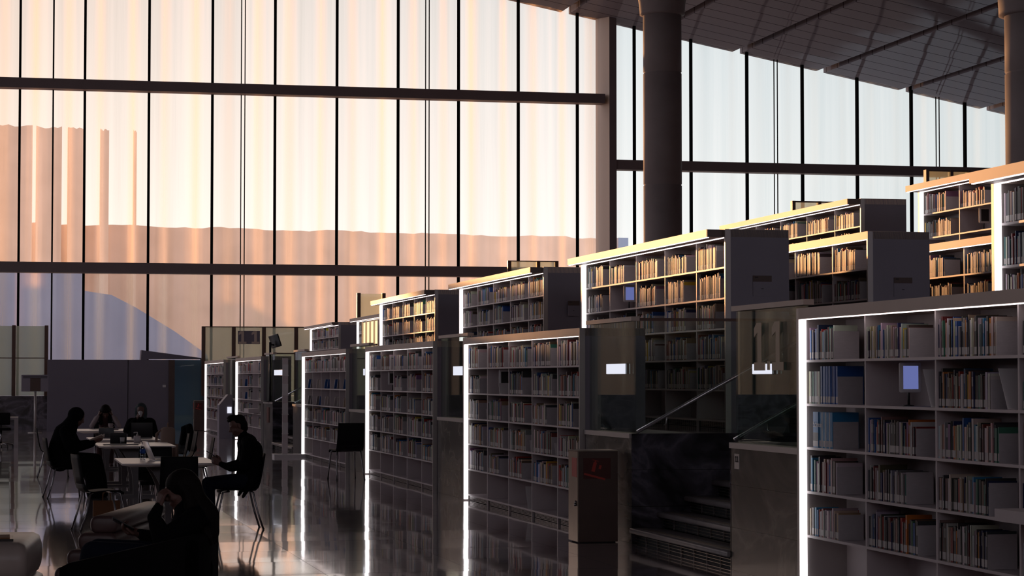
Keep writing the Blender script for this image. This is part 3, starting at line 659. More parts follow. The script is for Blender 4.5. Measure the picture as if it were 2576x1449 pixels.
def book_mesh(q, b_, full, o=(0, 0, 0)):
    x0 = b_['x'] - o[0]; x1 = x0 + b_['dp']; y0 = b_['y0'] - o[1]; y1 = b_['y1'] - o[1]; z0 = b_['z'] - o[2]; z1 = z0 + b_['h']; c = b_['c']
    lab = (.50, .47, .46)
    if full:
        t_ = .0022
        q.box((x0, y0, z0), (x0 + t_, y1, z1), 0, c); q.box((x0, y0, z0), (x1, y0 + t_, z1), 0, c); q.box((x0, y1 - t_, z0), (x1, y1, z1), 0, c)
        q.box((x0 + t_, y0 + t_, z0 + .004), (x1 - .004, y1 - t_, z1 - .004), 1)
        q.box((x0 - .0006, y0 + .0006, z0 + .012), (x0, y1 - .0006, z0 + .062), 0, lab)
        if b_['h'] > .24 and (b_['i'] % 3): q.box((x0 - .0004, y0 + .003, z1 - .10), (x0, y1 - .003, z1 - .035), 0, tuple(min(1, v * .5 + .25) for v in c))
    else:
        q.box((x0, y0, z0), (x1, y1, z1), 0, c); q.box((x0 - .0006, y0 + .001, z0 + .012), (x0, y1 - .001, z0 + .06), 0, lab)
BAYN = ['first', 'second', 'third', 'fourth', 'fifth']
nind = 0; rest = MB(); cnt = {}
for b_ in BK: 
    if b_['d'] > 1e8: continue
for i, b_ in enumerate(BK):
    if b_['d'] < 1e8 and nind < 300:
        nind += 1
        q = MB(); o = (b_['x'], b_['y0'], b_['z']); book_mesh(q, b_, True, o)
        ob = q.obj('magazine' if b_['mag'] else 'book', [M['cover'], M['pages']], colattr=True, fix=False, loc=o)
        row, seg, bi, s = b_['key']
        where = {(0, 'f'): 'of nearest bookcase', (1, 'f'): 'of upper right-edge bookcase', (0, 'e'): 'beside the fire cabinet', (1, 'e'): 'of upper bookcase above stairs'}.get((row, seg), 'of ' + b_['nm'])
        tag(ob, '%s %s, %s from left, %s, %s bay %s' % (b_['n'], 'magazine' if b_['mag'] else 'book', ORD[min(44, b_['i'])], SHN[s], BAYN[bi], where), 'magazine' if b_['mag'] else 'book', 'books on the nearest shelves')
    else: book_mesh(rest, b_, False)
tag(rest.obj('shelved_books', [M['cover'], M['pages']], colattr=True, fix=False), 'many small books filling the farther and upper bookcases', 'books', kind='stuff')
print('BOOKS', len(BK), nind, BK[299]['d'], BK[299]['key'])
# bookends: grey plate with a foot
q = MB(); q.box((0, -.002, 0), (.21, 0, 1)); q.box((.05, -.09, 0), (.16, 0, .006)); BE = q.mesh('bookend', M['bookend'])
for xf, y, z, key, nm, h in ENDS:
    px = topx(xf, y)
    if not vis(px): continue
    row, seg, bi, s = key
    me = BE.copy() if False else BE
    ob = bpy.data.objects.new('bookend', me); C.objects.link(ob); ob.location = (xf + .014, y, z + .0005); ob.scale = (1, 1, h)
    tag(ob, 'grey bookend, %s, %s bay of %s' % (SHN[s], BAYN[bi], nm), 'bookend', 'grey bookends on the shelves')
# catalogue tablets, leaning magazines, wedge holders
for key, (mode, xf, ya, yb, z, nm) in BAYS.items():
    row, seg, bi, s = key
    if mode == 'tablet':
        r = empty('catalogue_tablet', 'framed catalogue screen in the second bay of ' + nm, 'tablet', (xf + .12, yb + .72, z), 0, 'catalogue tablets among the shelves')
        q = MB(); q.rbox((-.085, -.012, .10), (.085, .012, .32), .015, 4, axis='y'); q.obj('frame', M['white'], r)
        q = MB(); q.box((-.058, -.0135, .125), (.058, -.012, .295)); q.obj('screen', M['screenblue'] if (row, seg) in ((0, 'f'), (1, 'e')) else M['lapscreen'], r)
        q = MB(); q.tube([(0, .02, .16), (0, .03, .08), (0, .03, .004)], .01, 8); q.lathe([(.04, 0), (.04, .008), (.01, .012)], 16, 0, (0, .03, 0)); q.obj('stand', M['blackpl'], r)
    elif mode == 'lean':
        for k in range(2 if seg == 'c' else 1):
            y = ya - .25 - k * .42 - .08 * (bi % 2); an = R(46)
            mt = Matrix.Translation((xf + .02, y - .12, z + .004)) @ Matrix.Rotation(an, 4, 'X')
            for g_ in range(3):
                q = MB(); q.box((0, .012 * g_, 0), (.21, .012 * g_ + .007, .26 - .01 * g_), 0, random.choice([PAL[0], PAL[0], PAL[1], PAL[3], PAL[2], PAL[9]])[:3]); me = q.mesh('leaning_magazine', M['cover'], True)
                ob = bpy.data.objects.new('leaning_magazine', me); C.objects.link(ob); ob.matrix_world = mt
                tag(ob, '%s magazine leaning in the %s stack, %s, %s bay, %s' % (['back', 'middle', 'front'][g_], ['left', 'right'][k], SHN[s], BAYN[bi], 'second farthest case' if seg == 'b' else 'behind empty chair'), 'magazine', 'magazines leaning on display shelves')
# white sloping card holders left on some shelves
hold = [('e', 4, 1, .55), ('e', 3, 0, .95), ('e', 2, 2, .92), ('e', 2, 3, .9), ('e', 0, 2, .8), ('f', 4, 1, .92), ('d', 3, 0, .93), ('f', 4, 2, .86)]
for seg, s, bi, u in hold:
    y = SEG[seg][0] - BW * (bi + u); z = SZ[s]; big = s == 0
    q = MB(); h = .30 if big or seg == 'f' else .16; mt = Matrix.Rotation(R(-32), 4, 'X')
    q.box((0, 0, 0), (.20, .003, h), 0, mtx=Matrix.Rotation(R(-28), 4, 'X') @ Matrix.Identity(4)); q.box((.0, -.10, 0), (.20, .0, .003))
    nm = {'e': 'beside the fire cabinet', 'f': 'in the nearest bookcase', 'd': 'right of the empty chair'}[seg]
    ob = q.obj('card_holder', M['white'], loc=(XF + .015, y, z + .003)); tag(ob, 'white sloping holder, %s, %s bay, %s' % (SHN[s], BAYN[bi], nm), 'holder', 'white sloping holders')
    if seg == 'f':
        for r_ in range(3):
            pass
# pull-out reading trays
for px0, px1, py0, py1, X, nm in [(2498, 2600, 1278, 1312, XF - .18, 'pull-out tray at the nearest bookcase, right edge'), (615, 654, 1027, 1037, XF - .25, 'pull-out tray at the second farthest lower bookcase')]:
    ya, yb = px2w(px0, X=X)[1], px2w(px1, X=X)[1]; d = ya * math.cos(TH) + X * math.sin(TH)
    zt = EYE + (YH - py0) * d / F; th = max(.03, (py1 - py0) * .9 * d / F)
    q = MB(); q.box((X, min(ya, yb) if abs(ya - yb) < 1.3 else ya - 1.1, zt - th), (XF + .3, ya, zt)); tag(q.obj('pull_out_tray', M['shelf']), nm, 'tray', 'pull-out trays')
# cover with printed words, facing out on the second shelf beside the fire cabinet
def text_mesh(body, size, name, mat, mtx, parent=None, ext=.0006):
    cu = bpy.data.curves.new(name, 'FONT'); cu.body = body; cu.size = size; cu.extrude = ext
    o = bpy.data.objects.new(name + '_tmp', cu); C.objects.link(o); dg = bpy.context.evaluated_depsgraph_get()
    me = bpy.data.meshes.new_from_object(o.evaluated_get(dg)); bpy.data.objects.remove(o)
    me.materials.clear(); me.materials.append(mat)
    ob = bpy.data.objects.new(name, me); C.objects.link(ob)
    if parent: ob.parent = parent
    ob.matrix_local = mtx; return ob
r = empty('face_out_book', 'white book shown cover-out, second shelf, last bay beside the fire cabinet', 'book', (XF + .012, SEG['e'][1] + .42, SZ[4] + .0005))
q = MB(); q.box((0, 0, 0), (.2, .02, .265)); q.obj('cover', M['white'], r)
text_mesh('JULIO CORT', .034, 'cover_title', M['darkred'], Matrix.Translation((.008, -.001, .22)) @ Matrix.Rotation(R(90), 4, 'X'), r)
mag = [o for o in bpy.data.objects if o.name.startswith('magazine')]
r = empty('front_magazine', 'blue science magazine, cover towards the aisle, left on the third shelf', 'magazine', (XF + .006, SEG['f'][0] - .195, SZ[3] + .0005))
q = MB(); q.box((0, -.11, 0), (.005, .005, .285), 0, (.01, .17, .42)); q.box((-.0005, -.11, 0.01), (0, .005, .12), 0, (.03, .03, .04)); q.box((-.001, -.11, .01), (-.0005, .005, .055), 0, (.5, .48, .48)); q.obj('cover', M['cover'], r, colattr=True, fix=False)
text_mesh('Science', .062, 'cover_title', M['white'], Matrix.Translation((-.0015, 0.0, .165)) @ Matrix.Rotation(R(-90), 4, 'Z') @ Matrix.Rotation(R(90), 4, 'X'), r)

# ------------------------------------------------------------------ fire cabinets
def fire_cabinet(loc, w, d, h, label):
    r = empty('fire_cabinet', label, 'cabinet', loc, 0, 'fire extinguisher cabinets')
    q = MB(); q.box((0, 0, .01), (w, d, h)); q.obj('body', M['cabbrown'], r)
    q = MB(); q.box((-.012, -.004, .012), (-.0, d + .004, h + .004)); door = q.obj('door', M['steel'], r)
    q = MB(); q.box((-.012, -.006, h), (w + .005, d + .006, h + .012)); q.obj('lid', M['steel'], r)
    q = MB(); q.box((-.014, .03, h * .72), (-.012, d * .62, h * .93)); q.obj('red_label', M['red'], door)
    q = MB(); q.tube([(-.014, .06, h * .46), (-.022, .06, h * .44), (-.014, .06, h * .42)], .009, 8); q.lathe([(.012, 0), (.012, .03)], 12, 0, (-.022, .06, h * .40)); q.obj('lock', M['chrome'], door)
    q = MB(); a, b_ = w * .12, w * .82; z0, z1 = h * .70, h * .93
    q.box((a, -.003, z0), (b_, 0, z1), 0)
    cx = (a + b_) / 2 - .03; cz = (z0 + z1) / 2 + .02; mt = Matrix.Translation((cx, -.004, cz)) @ Matrix.Rotation(R(15), 4, 'Y')
    q.box((-.018, -.001, -.055), (.018, 0, .045), 1, mtx=mt); q.box((-.008, -.001, .045), (.008, 0, .06), 1, mtx=mt); q.box((-.035, -.001, .06), (.03, 0, .066), 1, mtx=mt); q.box((.05, -.001, -.01), (.075, 0, .03), 1, mtx=mt); q.box((a - cx + .03, -.001, -.11), (b_ - cx - .03, 0, -.09), 1, mtx=mt)
    q.obj('fire_sign', [M['darkred'], M['red']], r)
    q = MB(); q.box((.02, .02, 0), (w - .02, d - .02, .01)); q.obj('plinth', M['black'], r)
fire_cabinet((5.79, 22.85, 0), .42, .38, .945, 'brown fire extinguisher cabinet with steel door beside the near stairs')
fire_cabinet((5.98, 74.9, 0), .34, .4, .98, 'small distant fire cabinet with red sign beside the farthest bookcase')
fx, fy = px2w(668, 1100, 0)
q = MB(); q.box((XF - .018, 55.9, .62), (XF, 56.35, 1.0)); tag(q.obj('fire_sign_plate', M['darkred']), 'dark red fire sign on the marble left of the far stairs', 'sign')

# ------------------------------------------------------------------ far end of the hall
q = MB(); q.box((px2w(120, Y=75.8)[0], 75.8, 0), (px2w(440, Y=75.8)[0], 75.95, 2.33)); o = q.obj('partition_wall', M['partition']); tag(o, 'long plain grey partition wall across the far end', 'partition')
q = MB(); q.box((px2w(425, Y=75.75)[0], 75.72, 0.0), (px2w(440, Y=75.75)[0], 75.8, 2.33)); q.obj('end_post', M['cabbrown'], o)
q = MB(); q.box((px2w(322, Y=75.79)[0], 75.79, .02), (px2w(323.2, Y=75.79)[0], 75.80, 2.32)); q.obj('panel_joint', M['black'], o)
q = MB(); q.box((px2w(410, Y=75.78)[0], 75.77, 1.42), (px2w(418, Y=75.78)[0], 75.80, 1.50)); q.obj('wall_switch', M['white'], o)
xa, xb = px2w(355, Y=76.6)[0], px2w(524, Y=76.6)[0]
q = MB(); q.prism([(xa, 2.36), (xb, 2.36), (xb, 2.37), (xa + .02, 2.66)], 76.6, 77.4, 'y')
q.box((xa, 76.6, 0), (xa + .2, 77.4, 2.36)); q.box((xb - .2, 76.6, 0), (xb, 77.4, 2.36)); tag(q.obj('sloping_canopy', M['partition']), 'dark wedge-shaped canopy rising behind the partition wall', 'canopy')
q = MB(); q.box((px2w(440, Y=76.2)[0], 76.2, 0), (px2w(511, Y=76.2)[0], 76.23, 2.33)); tag(q.obj('frosted_panel', M['blueglass']), 'blue frosted glass panel beside the partition wall', 'panel')
q = MB(); q.box((-20, 77.2, 0), (px2w(121, Y=77.2)[0], 79.6, L1)); tag(q.obj('marble_plinth', M['marble']), 'black marble plinth under the left glass screens', 'plinth', kind='structure')
def gscreen(pxs, Y, z0, z1, label, glassmat=None, postpx=9, rail=None, toprail=True):
    xs = [px2w(p, Y=Y)[0] for p in pxs]; r = empty('glass_screen', label, 'screen', (xs[0], Y, z0))
    for k, (x, p) in enumerate(zip(xs, pxs)):
        wd = postpx * Y / F
        if p < 2700: q = MB(); q.box((x - xs[0] - wd / 2, -.06, 0), (x - xs[0] + wd / 2, .08, z1 - z0)); q.obj('post', M['brownpost'], r)
        if k < len(xs) - 1:
            q = MB(); q.box((x - xs[0] + wd / 2, 0, .01), (xs[k + 1] - xs[0] - wd / 2, .02, z1 - z0 - .02)); q.obj('pane', glassmat or M['screenglass'], r)
    if toprail: q = MB(); q.box((0, -.03, z1 - z0 - .03), (xs[-1] - xs[0], .05, z1 - z0)); q.obj('top_rail', M['brownpost'], r)
    if rail: q = MB(); q.box((0, -.10, rail - z0), (xs[-1] - xs[0], -.07, rail - z0 + .03)); q.obj('hand_rail', M['brownpost'], r)
    return r
gscreen([-160, -60, 35, 117], 77.6, L1, 3.49, 'tall frosted glass screens with brown posts at the left edge', rail=2.38, toprail=False)
gscreen([512, 588, 664, 745, 800], 76.0, L1, 3.45, 'frosted glass screens with brown posts behind the far stairs', toprail=True)
gscreen([902, 965], 78, L2, EYE + (YH - 738) * 79 / F, 'glass screen peeking above the left upper bookcases', toprail=False)
gscreen([1281, 1354, 1400], 77, L3, EYE + (YH - 657) * 79.3 / F, 'glass screen peeking above the centre upper bookcase')
gscreen([1997, 2062, 2100], 52, L3, EYE + (YH - 505) * 54.8 / F, 'small glass screen peeking above the long canopy')
gscreen([2334, 2395, 2440], 45, L3, EYE + (YH - 436) * 49 / F, 'small glass screen near the dark right column')
# number sign on the far screen
Y = 75.925; xa, xb = px2w(599, Y=Y)[0], px2w(654, Y=Y)[0]; d = 76.0; z0, z1 = EYE + (YH - 866) * d / F, EYE + (YH - 833) * d / F
r = empty('number_board', 'distant grey board with pale number 1.1 on the glass screen', 'sign', (xa, Y, z0))
q = MB(); q.box((0, 0, 0), (xb - xa, .075, z1 - z0)); q.obj('board', M['partition'], r)
for u0, u1 in ((.03, .38), (.62, .97)):
    q = MB(); ones(q, (xb - xa) * u0, (xb - xa) * u1, 0.01, z1 - z0 - .01, lambda u, v, w_: (u, w_, v), -.006, .006); q.obj('digit', M['paper'], r)
# monitor on a pole
r = empty('monitor', 'black computer monitor on a pole above the far stairs', 'monitor', (*px2w(680, Y=56.0), L1))
q = MB(); q.tube([(0, 0, 0), (0, 0, 1.47)], .03, 8); q.tube([(0, 0, 1.42), (.1, 0, 1.40)], .02, 8); q.lathe([(.2, 0), (.2, .02)], 20); q.obj('pole', M['blackpl'], r)
q = MB(); mt = Matrix.Translation((.12, 0, 1.50)) @ Matrix.Rotation(R(-18), 4, 'Y') @ Matrix.Rotation(R(-62), 4, 'Z'); q.rbox((-.20, -.02, -.16), (.20, .02, .16), .015, 3, axis='x', mtx=mt); q.obj('display', M['blackpl'], r)
# display rack before the far stairs, terminal by the farthest bookcase, display cabinet with its reflection painted as a glow
x, y = px2w(733, 1149, 0)
r = empty('brochure_rack', 'narrow white upright rack on a floor slab beside the far stairs', 'rack', (x - .15, y - .15, 0))
q = MB(); q.box((-.25, -.2, 0), (.45, .25, .07)); q.obj('base', M['white'], r)
q = MB(); q.box((-.06, -.02, .07), (.06, .02, 2.15)); q.obj('upright', M['shelf'], r)
for k in range(4): q = MB(); q.box((-.07, -.06, .5 + k * .42), (.07, -.02, .52 + k * .42)); q.box((-.06, -.05, .52 + k * .42), (.06, -.045, .75 + k * .42)); q.obj('pocket', M['white'], r)
r = empty('return_terminal', 'grey slanted self-service terminal between the two farthest bookcases', 'terminal', (6.05, 65.3, 0))
q = MB(); q.prism([(-.15, 0), (.23, 0), (.23, 1.25), (.1, 1.25), (-.15, .95)], -.3, .3, 'y'); q.obj('housing', M['endp'], r)
q = MB(); q.box((.08, -.32, .72), (.2, -.30, .9)); q.obj('screen', M['lite'], r)
q = MB(); q.box((px2w(886, X=ROW[2] - .3)[0] + .0, 60.0, L1), (ROW[2] + .6, 63.0, L1 + .02))
r = empty('display_cabinet', 'glass display with painted warm glow at the end of the far upper bookcase', 'cabinet', (ROW[2] - .12, 62.4, L1))
q = MB()
for k in range(5): q.box((-.02, -k * .7, 0.0), (.02, -k * .7 + .05, 2.15))
q.box((-.03, -2.8, 0), (.03, .05, .06)); q.obj('frame', M['cap'], r)
q = MB(); q.box((.035, -2.8, .05), (.055, .05, 2.13)); q.obj('reflection_glow', M['ochre'], r)  # glowing sheet stands in for the warm reflection in the glass
q = MB(); q.box((-.06, -2.8, 1.45), (-.03, .05, 1.5)); q.obj('mid_rail', M['brownpost'], r)
# sign stand, far table and office chair at left
x, y = px2w(90, Y=73.0)
r = empty('sign_stand', 'wide notice board on a single pole before the black marble', 'sign', (x, y, 0))
q = MB(); q.tube([(0, 0, 0), (0, 0, 1.3)], .04, 8); q.lathe([(.22, 0), (.22, .02), (.05, .03)], 20); q.obj('pole', M['flange'], r)
q = MB(); q.box((-.43, -.03, 1.3), (.40, .03, 1.83)); bd = q.obj('board', M['endp'], r)
q = MB(); q.box((-.16, -.034, 1.31), (.16, -.03, 1.74)); q.obj('poster', M['cabbrown'], bd)
q = MB(); q.box((-.38, -.036, 1.72), (.37, -.03, 1.74)); q.box((-.38, -.036, 1.77), (.37, -.03, 1.785)); q.obj('slots', M['black'], bd)
x, y = px2w(48, Y=58.5)
r = empty('work_table', 'white work table with square legs at the far left edge', 'table', (x, y, 0))
q = MB(); q.box((-2.2, -.4, .68), (0, .4, .74)); q.obj('tabletop', M['shelf'], r)
for sx_ in (-2.15, -.05):
    for sy_ in (-.35, .35): q = MB(); q.box((sx_ - .05, sy_ - .05, 0), (sx_ + .05, sy_ + .05, .68)); q.obj('leg', M['shelf'], r)
r = empty('office_chair', 'black swivel chair with chrome star base under the far left table', 'chair', (x - .42, y - .75, 0))
q = MB(); q.rbox((-.24, -.24, .42), (.24, .24, .49), .03, 3, axis='z'); q.obj('seat', M['chair'], r)
q = MB(); q.rbox((-.22, .20, .55), (.22, .25, .86), .03, 3, axis='y'); q.tube([(0, .1, .42), (0, .27, .46), (0, .25, .6)], .015, 8); q.obj('backrest', M['chair'], r)
q = MB(); q.tube([(0, 0, .1), (0, 0, .43)], .025, 10)
for k in range(5): a = R(72 * k + 15); q.tube([(0, 0, .12), (.30 * math.cos(a), .30 * math.sin(a), .07)], .018, 8)
q.obj('star_base', M['chrome'], r)
for k in range(5):
    a = R(72 * k + 15); q = MB(); q.tube([(.30 * math.cos(a) - .012, .30 * math.sin(a), .027), (.30 * math.cos(a) + .012, .30 * math.sin(a), .027)], .027, 10); q.obj('castor', M['blackpl'], r)

# ------------------------------------------------------------------ reading tables and chairs
TX0, TX1 = 1.27, 2.36
def table_proto():
    r = bpy.data.objects.new('reading_table', None); C.objects.link(r)
    w_, l_ = (TX1 - TX0) / 2, .93
    q = MB(); q.add([(-w_, -l_, .742), (w_, -l_, .742), (w_, l_, .742), (-w_, l_, .742), (-w_, -l_, .722), (w_, -l_, .722), (w_, l_, .722), (-w_, l_, .722), (-w_ + .10, -l_ + .10, .70), (w_ - .10, -l_ + .10, .70), (w_ - .10, l_ - .10, .70), (-w_ + .10, l_ - .10, .70)],
        [(0, 1, 2, 3), (0, 4, 5, 1), (1, 5, 6, 2), (2, 6, 7, 3), (3, 7, 4, 0), (4, 8, 9, 5), (5, 9, 10, 6), (6, 10, 11, 7), (7, 11, 8, 4), (8, 11, 10, 9)]); q.obj('tabletop', M['tabletop'], r)
    for sy_ in (-.55, .55):
        q = MB(); pr = []
        for k in range(9):
            u = k / 8; pr.append((.035 + .20 * (u ** 3), .03 + .67 * u))
        poly = [(a, b_) for a, b_ in pr] + [(-a, b_) for a, b_ in pr[::-1]]
        q.prism(poly, sy_ - .025, sy_ + .025, 'y'); q.box((-.28, sy_ - .03, 0), (.28, sy_ + .03, .03)); q.obj('pedestal', M['pedestal'], r)
    return r
tp = table_proto(); tlab = ['white reading table nearest, before the seated man', 'white reading table second from the front, beside the robed reader', 'white reading table third from the front, with the black laptop', 'white reading table farthest back, under the resting elbows']
for k, ty in enumerate([26.93, 33.7, 37.0, 43.3]):
    o = tp if k == 0 else copy_tree(tp); o.location = ((TX0 + TX1) / 2, ty, 0); tag(o, tlab[k], 'table', 'white reading tables in a row')
def chair_proto():
    r = bpy.data.objects.new('shell_chair', None); C.objects.link(r)     # faces +x, origin on the floor under the seat
    prof = [(.215, .405), (.22, .43), (.18, .452), (.05, .452), (-.10, .440), (-.17, .445), (-.205, .475), (-.225, .53)]
    prof2 = [(-.225, .53), (-.245, .62), (-.262, .72), (-.275, .80), (-.283, .855)]
    def sheet(q, pf, w0, w1):
        vs = []; n = len(pf)
        for i, (x, z) in enumerate(pf):
            a = Vector((pf[min(i + 1, n - 1)][0] - pf[max(i - 1, 0)][0], pf[min(i + 1, n - 1)][1] - pf[max(i - 1, 0)][1])).normalized(); nx, nz = -a.y, a.x
            w_ = w0 + (w1 - w0) * i / (n - 1); 
            for y, cv in ((-w_, .012), (-w_ * .5, 0), (0, -.006), (w_ * .5, 0), (w_, .012)):
                vs.append((x - nx * cv * .6, y, z - nz * cv * .3))
            for y, cv in ((-w_, .012), (-w_ * .5, 0), (0, -.006), (w_ * .5, 0), (w_, .012)):
                vs.append((x - nx * cv * .6 + nx * .012, y, z - nz * cv * .3 + nz * .012))
        fs = []
        for i in range(n - 1):
            o = i * 10; p_ = o + 10
            for j in range(4): fs.append((o + j, o + j + 1, p_ + j + 1, p_ + j)); fs.append((o + 5 + j, p_ + 5 + j, p_ + 6 + j, o + 6 + j))
            fs.append((o, p_, p_ + 5, o + 5)); fs.append((o + 4, o + 9, p_ + 9, p_ + 4))
        for o in (0, (n - 1) * 10):
            for j in range(4): fs.append((o + j, o + 5 + j, o + 6 + j, o + j + 1))
        q.add(vs, fs, smooth=True)
    q = MB(); sheet(q, prof, .215, .21); q.obj('seat', M['chair'], r)
    q = MB(); sheet(q, prof2, .21, .20); q.obj('backrest', M['chair'], r)
    for sx_, sy_ in ((1, 1), (1, -1), (-1, 1), (-1, -1)):
        q = MB(); q.tube([(sx_ * .12, sy_ * .17, .43), (sx_ * .17 + .02, sy_ * .185, .42), (sx_ * .22 + .02, sy_ * .20, .20), (sx_ * .265 + (.0 if sx_ > 0 else 0), sy_ * .215, .0)], .0115, 10); lg = q.obj('leg', M['chrome'], r); q = MB(); q.tube([(sx_ * .265, sy_ * .215, .001), (sx_ * .264, sy_ * .2145, .012)], .014, 10); q.obj('foot_cap', M['blackpl'], lg)
    q = MB(); q.tube([(-.12, -.17, .43), (-.12, .17, .43)], .01, 8); q.tube([(.12, -.17, .43), (.12, .17, .43)], .01, 8); q.obj('seat_frame', M['chrome'], r)
    return r
cp = chair_proto(); CG = 'black shell chairs around the reading tables'
chairs = [  # x, y, facing angle, label
    (2.57, 25.88, 180, 'black shell chair the man with the phone sits on'),
    (.80, 33.2, 8, 'black shell chair under the robed reader'),
    (1.02, 25.95, 12, 'empty black shell chair at the left of the nearest table'),
    (1.83, 25.15, 90, 'empty black shell chair, back to us, at the nearest table end'),
    (1.80, 28.22, 270, 'black shell chair facing us at the far end of the nearest table'),
    (2.70, 36.9, 184, 'black shell chair with tilted back right of the backpack'),
    (2.62, 32.85, 180, 'black shell chair seen edge-on right of the second table'),
    (2.46, 35.35, 180, 'black shell chair carrying the beige backpack'),
    (2.28, 40.2, 270, 'black shell chair under the person drinking'),
    (1.86, 44.9, 270, 'black shell chair under the person holding her head'),
    (2.72, 38.9, 200, 'black shell chair with a black jacket on its back'),
    (.78, 40.2, 0, 'black shell chair farthest left, behind the robed reader'),
]
for k, (x, y, a, lb) in enumerate(chairs):
    o = cp if k == 0 else copy_tree(cp); o.location = (x, y, 0); o.rotation_euler = (0, 0, R(a)); tag(o, lb, 'chair', CG)
x, y = px2w(872, 1205, 0)
o = copy_tree(cp); o.location = (x, y, 0); o.rotation_euler = (0, 0, R(97)); tag(o, 'lone empty black shell chair standing before the bookcases', 'chair', CG); o.scale = (1.12, 1.12, 1.12)

# ------------------------------------------------------------------ people
class Body:
    def __init__(s, loc, rz): s.p = []; s.m = Matrix.Translation(loc) @ Matrix.Rotation(rz, 4, 'Z')
    def cap(s, a, ra, b, rb, t='c', flat=None): s.p.append(('cap', Vector(a), ra, Vector(b), rb, t, flat)); return s
    def ell(s, c, r, t='c', rot=None): s.p.append(('ell', Vector(c), Vector(r), rot, None, t, None)); return s
    def chain(s, pts, t='c'):
        for (a, ra), (b, rb) in zip(pts[:-1], pts[1:]): s.cap(a, ra, b, rb, t)
        return s
    def hand(s, w, d, n, side, curl=(30, 40, 30), spread=.0, grip=None, t='s'):
        w = Vector(w); d = Vector(d).normalized(); n = Vector(n); n = (n - d * n.dot(d)).normalized(); tv = d.cross(n) * side
        L_ = [.070, .079, .073, .057]; base = []
        for i, o in enumerate((.030, .010, -.010, -.029)):
            b = w + d * (.088 - .004 * abs(i - 1)) + tv * o; base.append(b); s.cap(w + tv * o * .6 + d * .012, .015, b, .0125, t)
        for i, b in enumerate(base):
            ang = 0; p = b; r = .0098 - (.0012 if i == 3 else 0)
            for k, fr_ in enumerate((.46, .30, .24)):
                ang += R(curl[k] + i * 3); dd = d * math.cos(ang) + n * math.sin(ang) + tv * (spread * (1.5 - i)); q_ = p + dd.normalized() * L_[i] * fr_ * 1.05; s.cap(p, r, q_, r * .93, t); p = q_; r *= .93
        th = w + d * .022 + tv * .024; q1 = th + (d * .55 + tv * .55 + n * .45).normalized() * .042; q2 = q1 + (d * .85 + tv * .1 + n * .5).normalized() * .030; q3 = q2 + (d * .8 - tv * .2 + n * .55).normalized() * .024
        s.cap(th, .015, q1, .0125, t); s.cap(q1, .0115, q2, .0105, t); s.cap(q2, .0105, q3, .009, t)
    def head(s, c, yaw=0, pitch=0, sc_=1.0):
        """head with face looking along +x, turned by yaw and tipped forward by pitch (degrees)"""
        c = Vector(c); rm = Matrix.Rotation(R(yaw), 3, 'Z') @ Matrix.Rotation(R(pitch), 3, 'Y')
        def P(x, y, z): return c + rm @ (Vector((x, y, z)) * sc_)
        def E(x, y, z, rx, ry, rz, t='s'): s.ell(P(x, y, z), (rx * sc_, ry * sc_, rz * sc_), t, rm)
        E(-.005, 0, .03, .098, .077, .088); E(.02, 0, -.035, .072, .062, .078); E(.058, 0, -.088, .028, .030, .022)
        E(.076, 0, .022, .022, .052, .012); s.cap(P(.086, 0, .015), .009 * sc_, P(.112, 0, -.022), .011 * sc_, 's'); E(.100, 0, -.028, .014, .018, .010)
        E(.086, 0, -.056, .013, .024, .006); E(.084, 0, -.067, .012, .021, .006)
        for k in (1, -1): E(.074, k * .032, .0, .014, .016, .011); E(.06, k * .045, -.028, .024, .018, .02); E(-.005, k * .080, -.005, .017, .008, .030)
        return P, rm
    def geo(s, extra=0):
        q = MB(); tags = []
        for k in s.p:
            if k[0] == 'cap':
                _, a, ra, b, rb, t_, fl = k; ra += extra; rb += extra; d = b - a
                if d.length < 1e-5: d = Vector((0, 0, 1e-4)); b = a + d
                u = d.normalized(); pts = []; rr = []
                for i in range(5): an = math.pi / 2 * (1 - i / 4.0); pts.append(a - u * ra * math.sin(an)); rr.append(max(1e-4, ra * math.cos(an)))
                for i in range(5): an = math.pi / 2 * (i / 4.0); pts.append(b + u * rb * math.sin(an)); rr.append(max(1e-4, rb * math.cos(an)))
                ref = Vector((0, 0, 1)) if abs(u.z) < .9 else Vector((1, 0, 0)); e1 = u.cross(ref).normalized(); e2 = u.cross(e1); n = 14
                vs = [p + (e1 * math.cos(2 * math.pi * j / n) + e2 * math.sin(2 * math.pi * j / n)) * r for p, r in zip(pts, rr) for j in range(n)]; fs = []
                for r_ in range(len(pts) - 1):
                    for j in range(n): jj = (j + 1) % n; fs.append((r_ * n + j, r_ * n + jj, (r_ + 1) * n + jj, (r_ + 1) * n + j))
                fs.append(tuple(range(n))[::-1]); fs.append(tuple((len(pts) - 1) * n + j for j in range(n)))
                q.add(vs, fs)
            else:
                _, c, r, rot, _, t_, fl = k; n = 16; m_ = 10; vs = []; fs = []; rot = rot or Matrix.Identity(3)
                for i in range(m_ + 1):
                    ph = math.pi * (i / m_) - math.pi / 2; ph = max(-1.565, min(1.565, ph))
                    for j in range(n): a = 2 * math.pi * j / n; vs.append(c + rot @ Vector(((r.x + extra) * math.cos(ph) * math.cos(a), (r.y + extra) * math.cos(ph) * math.sin(a), (r.z + extra) * math.sin(ph))))
                for i in range(m_):
                    for j in range(n): jj = (j + 1) % n; fs.append((i * n + j, i * n + jj, (i + 1) * n + jj, (i + 1) * n + j))
                fs.append(tuple(range(n))[::-1]); fs.append(tuple(m_ * n + j for j in range(n)))
                q.add(vs, fs)
        return q
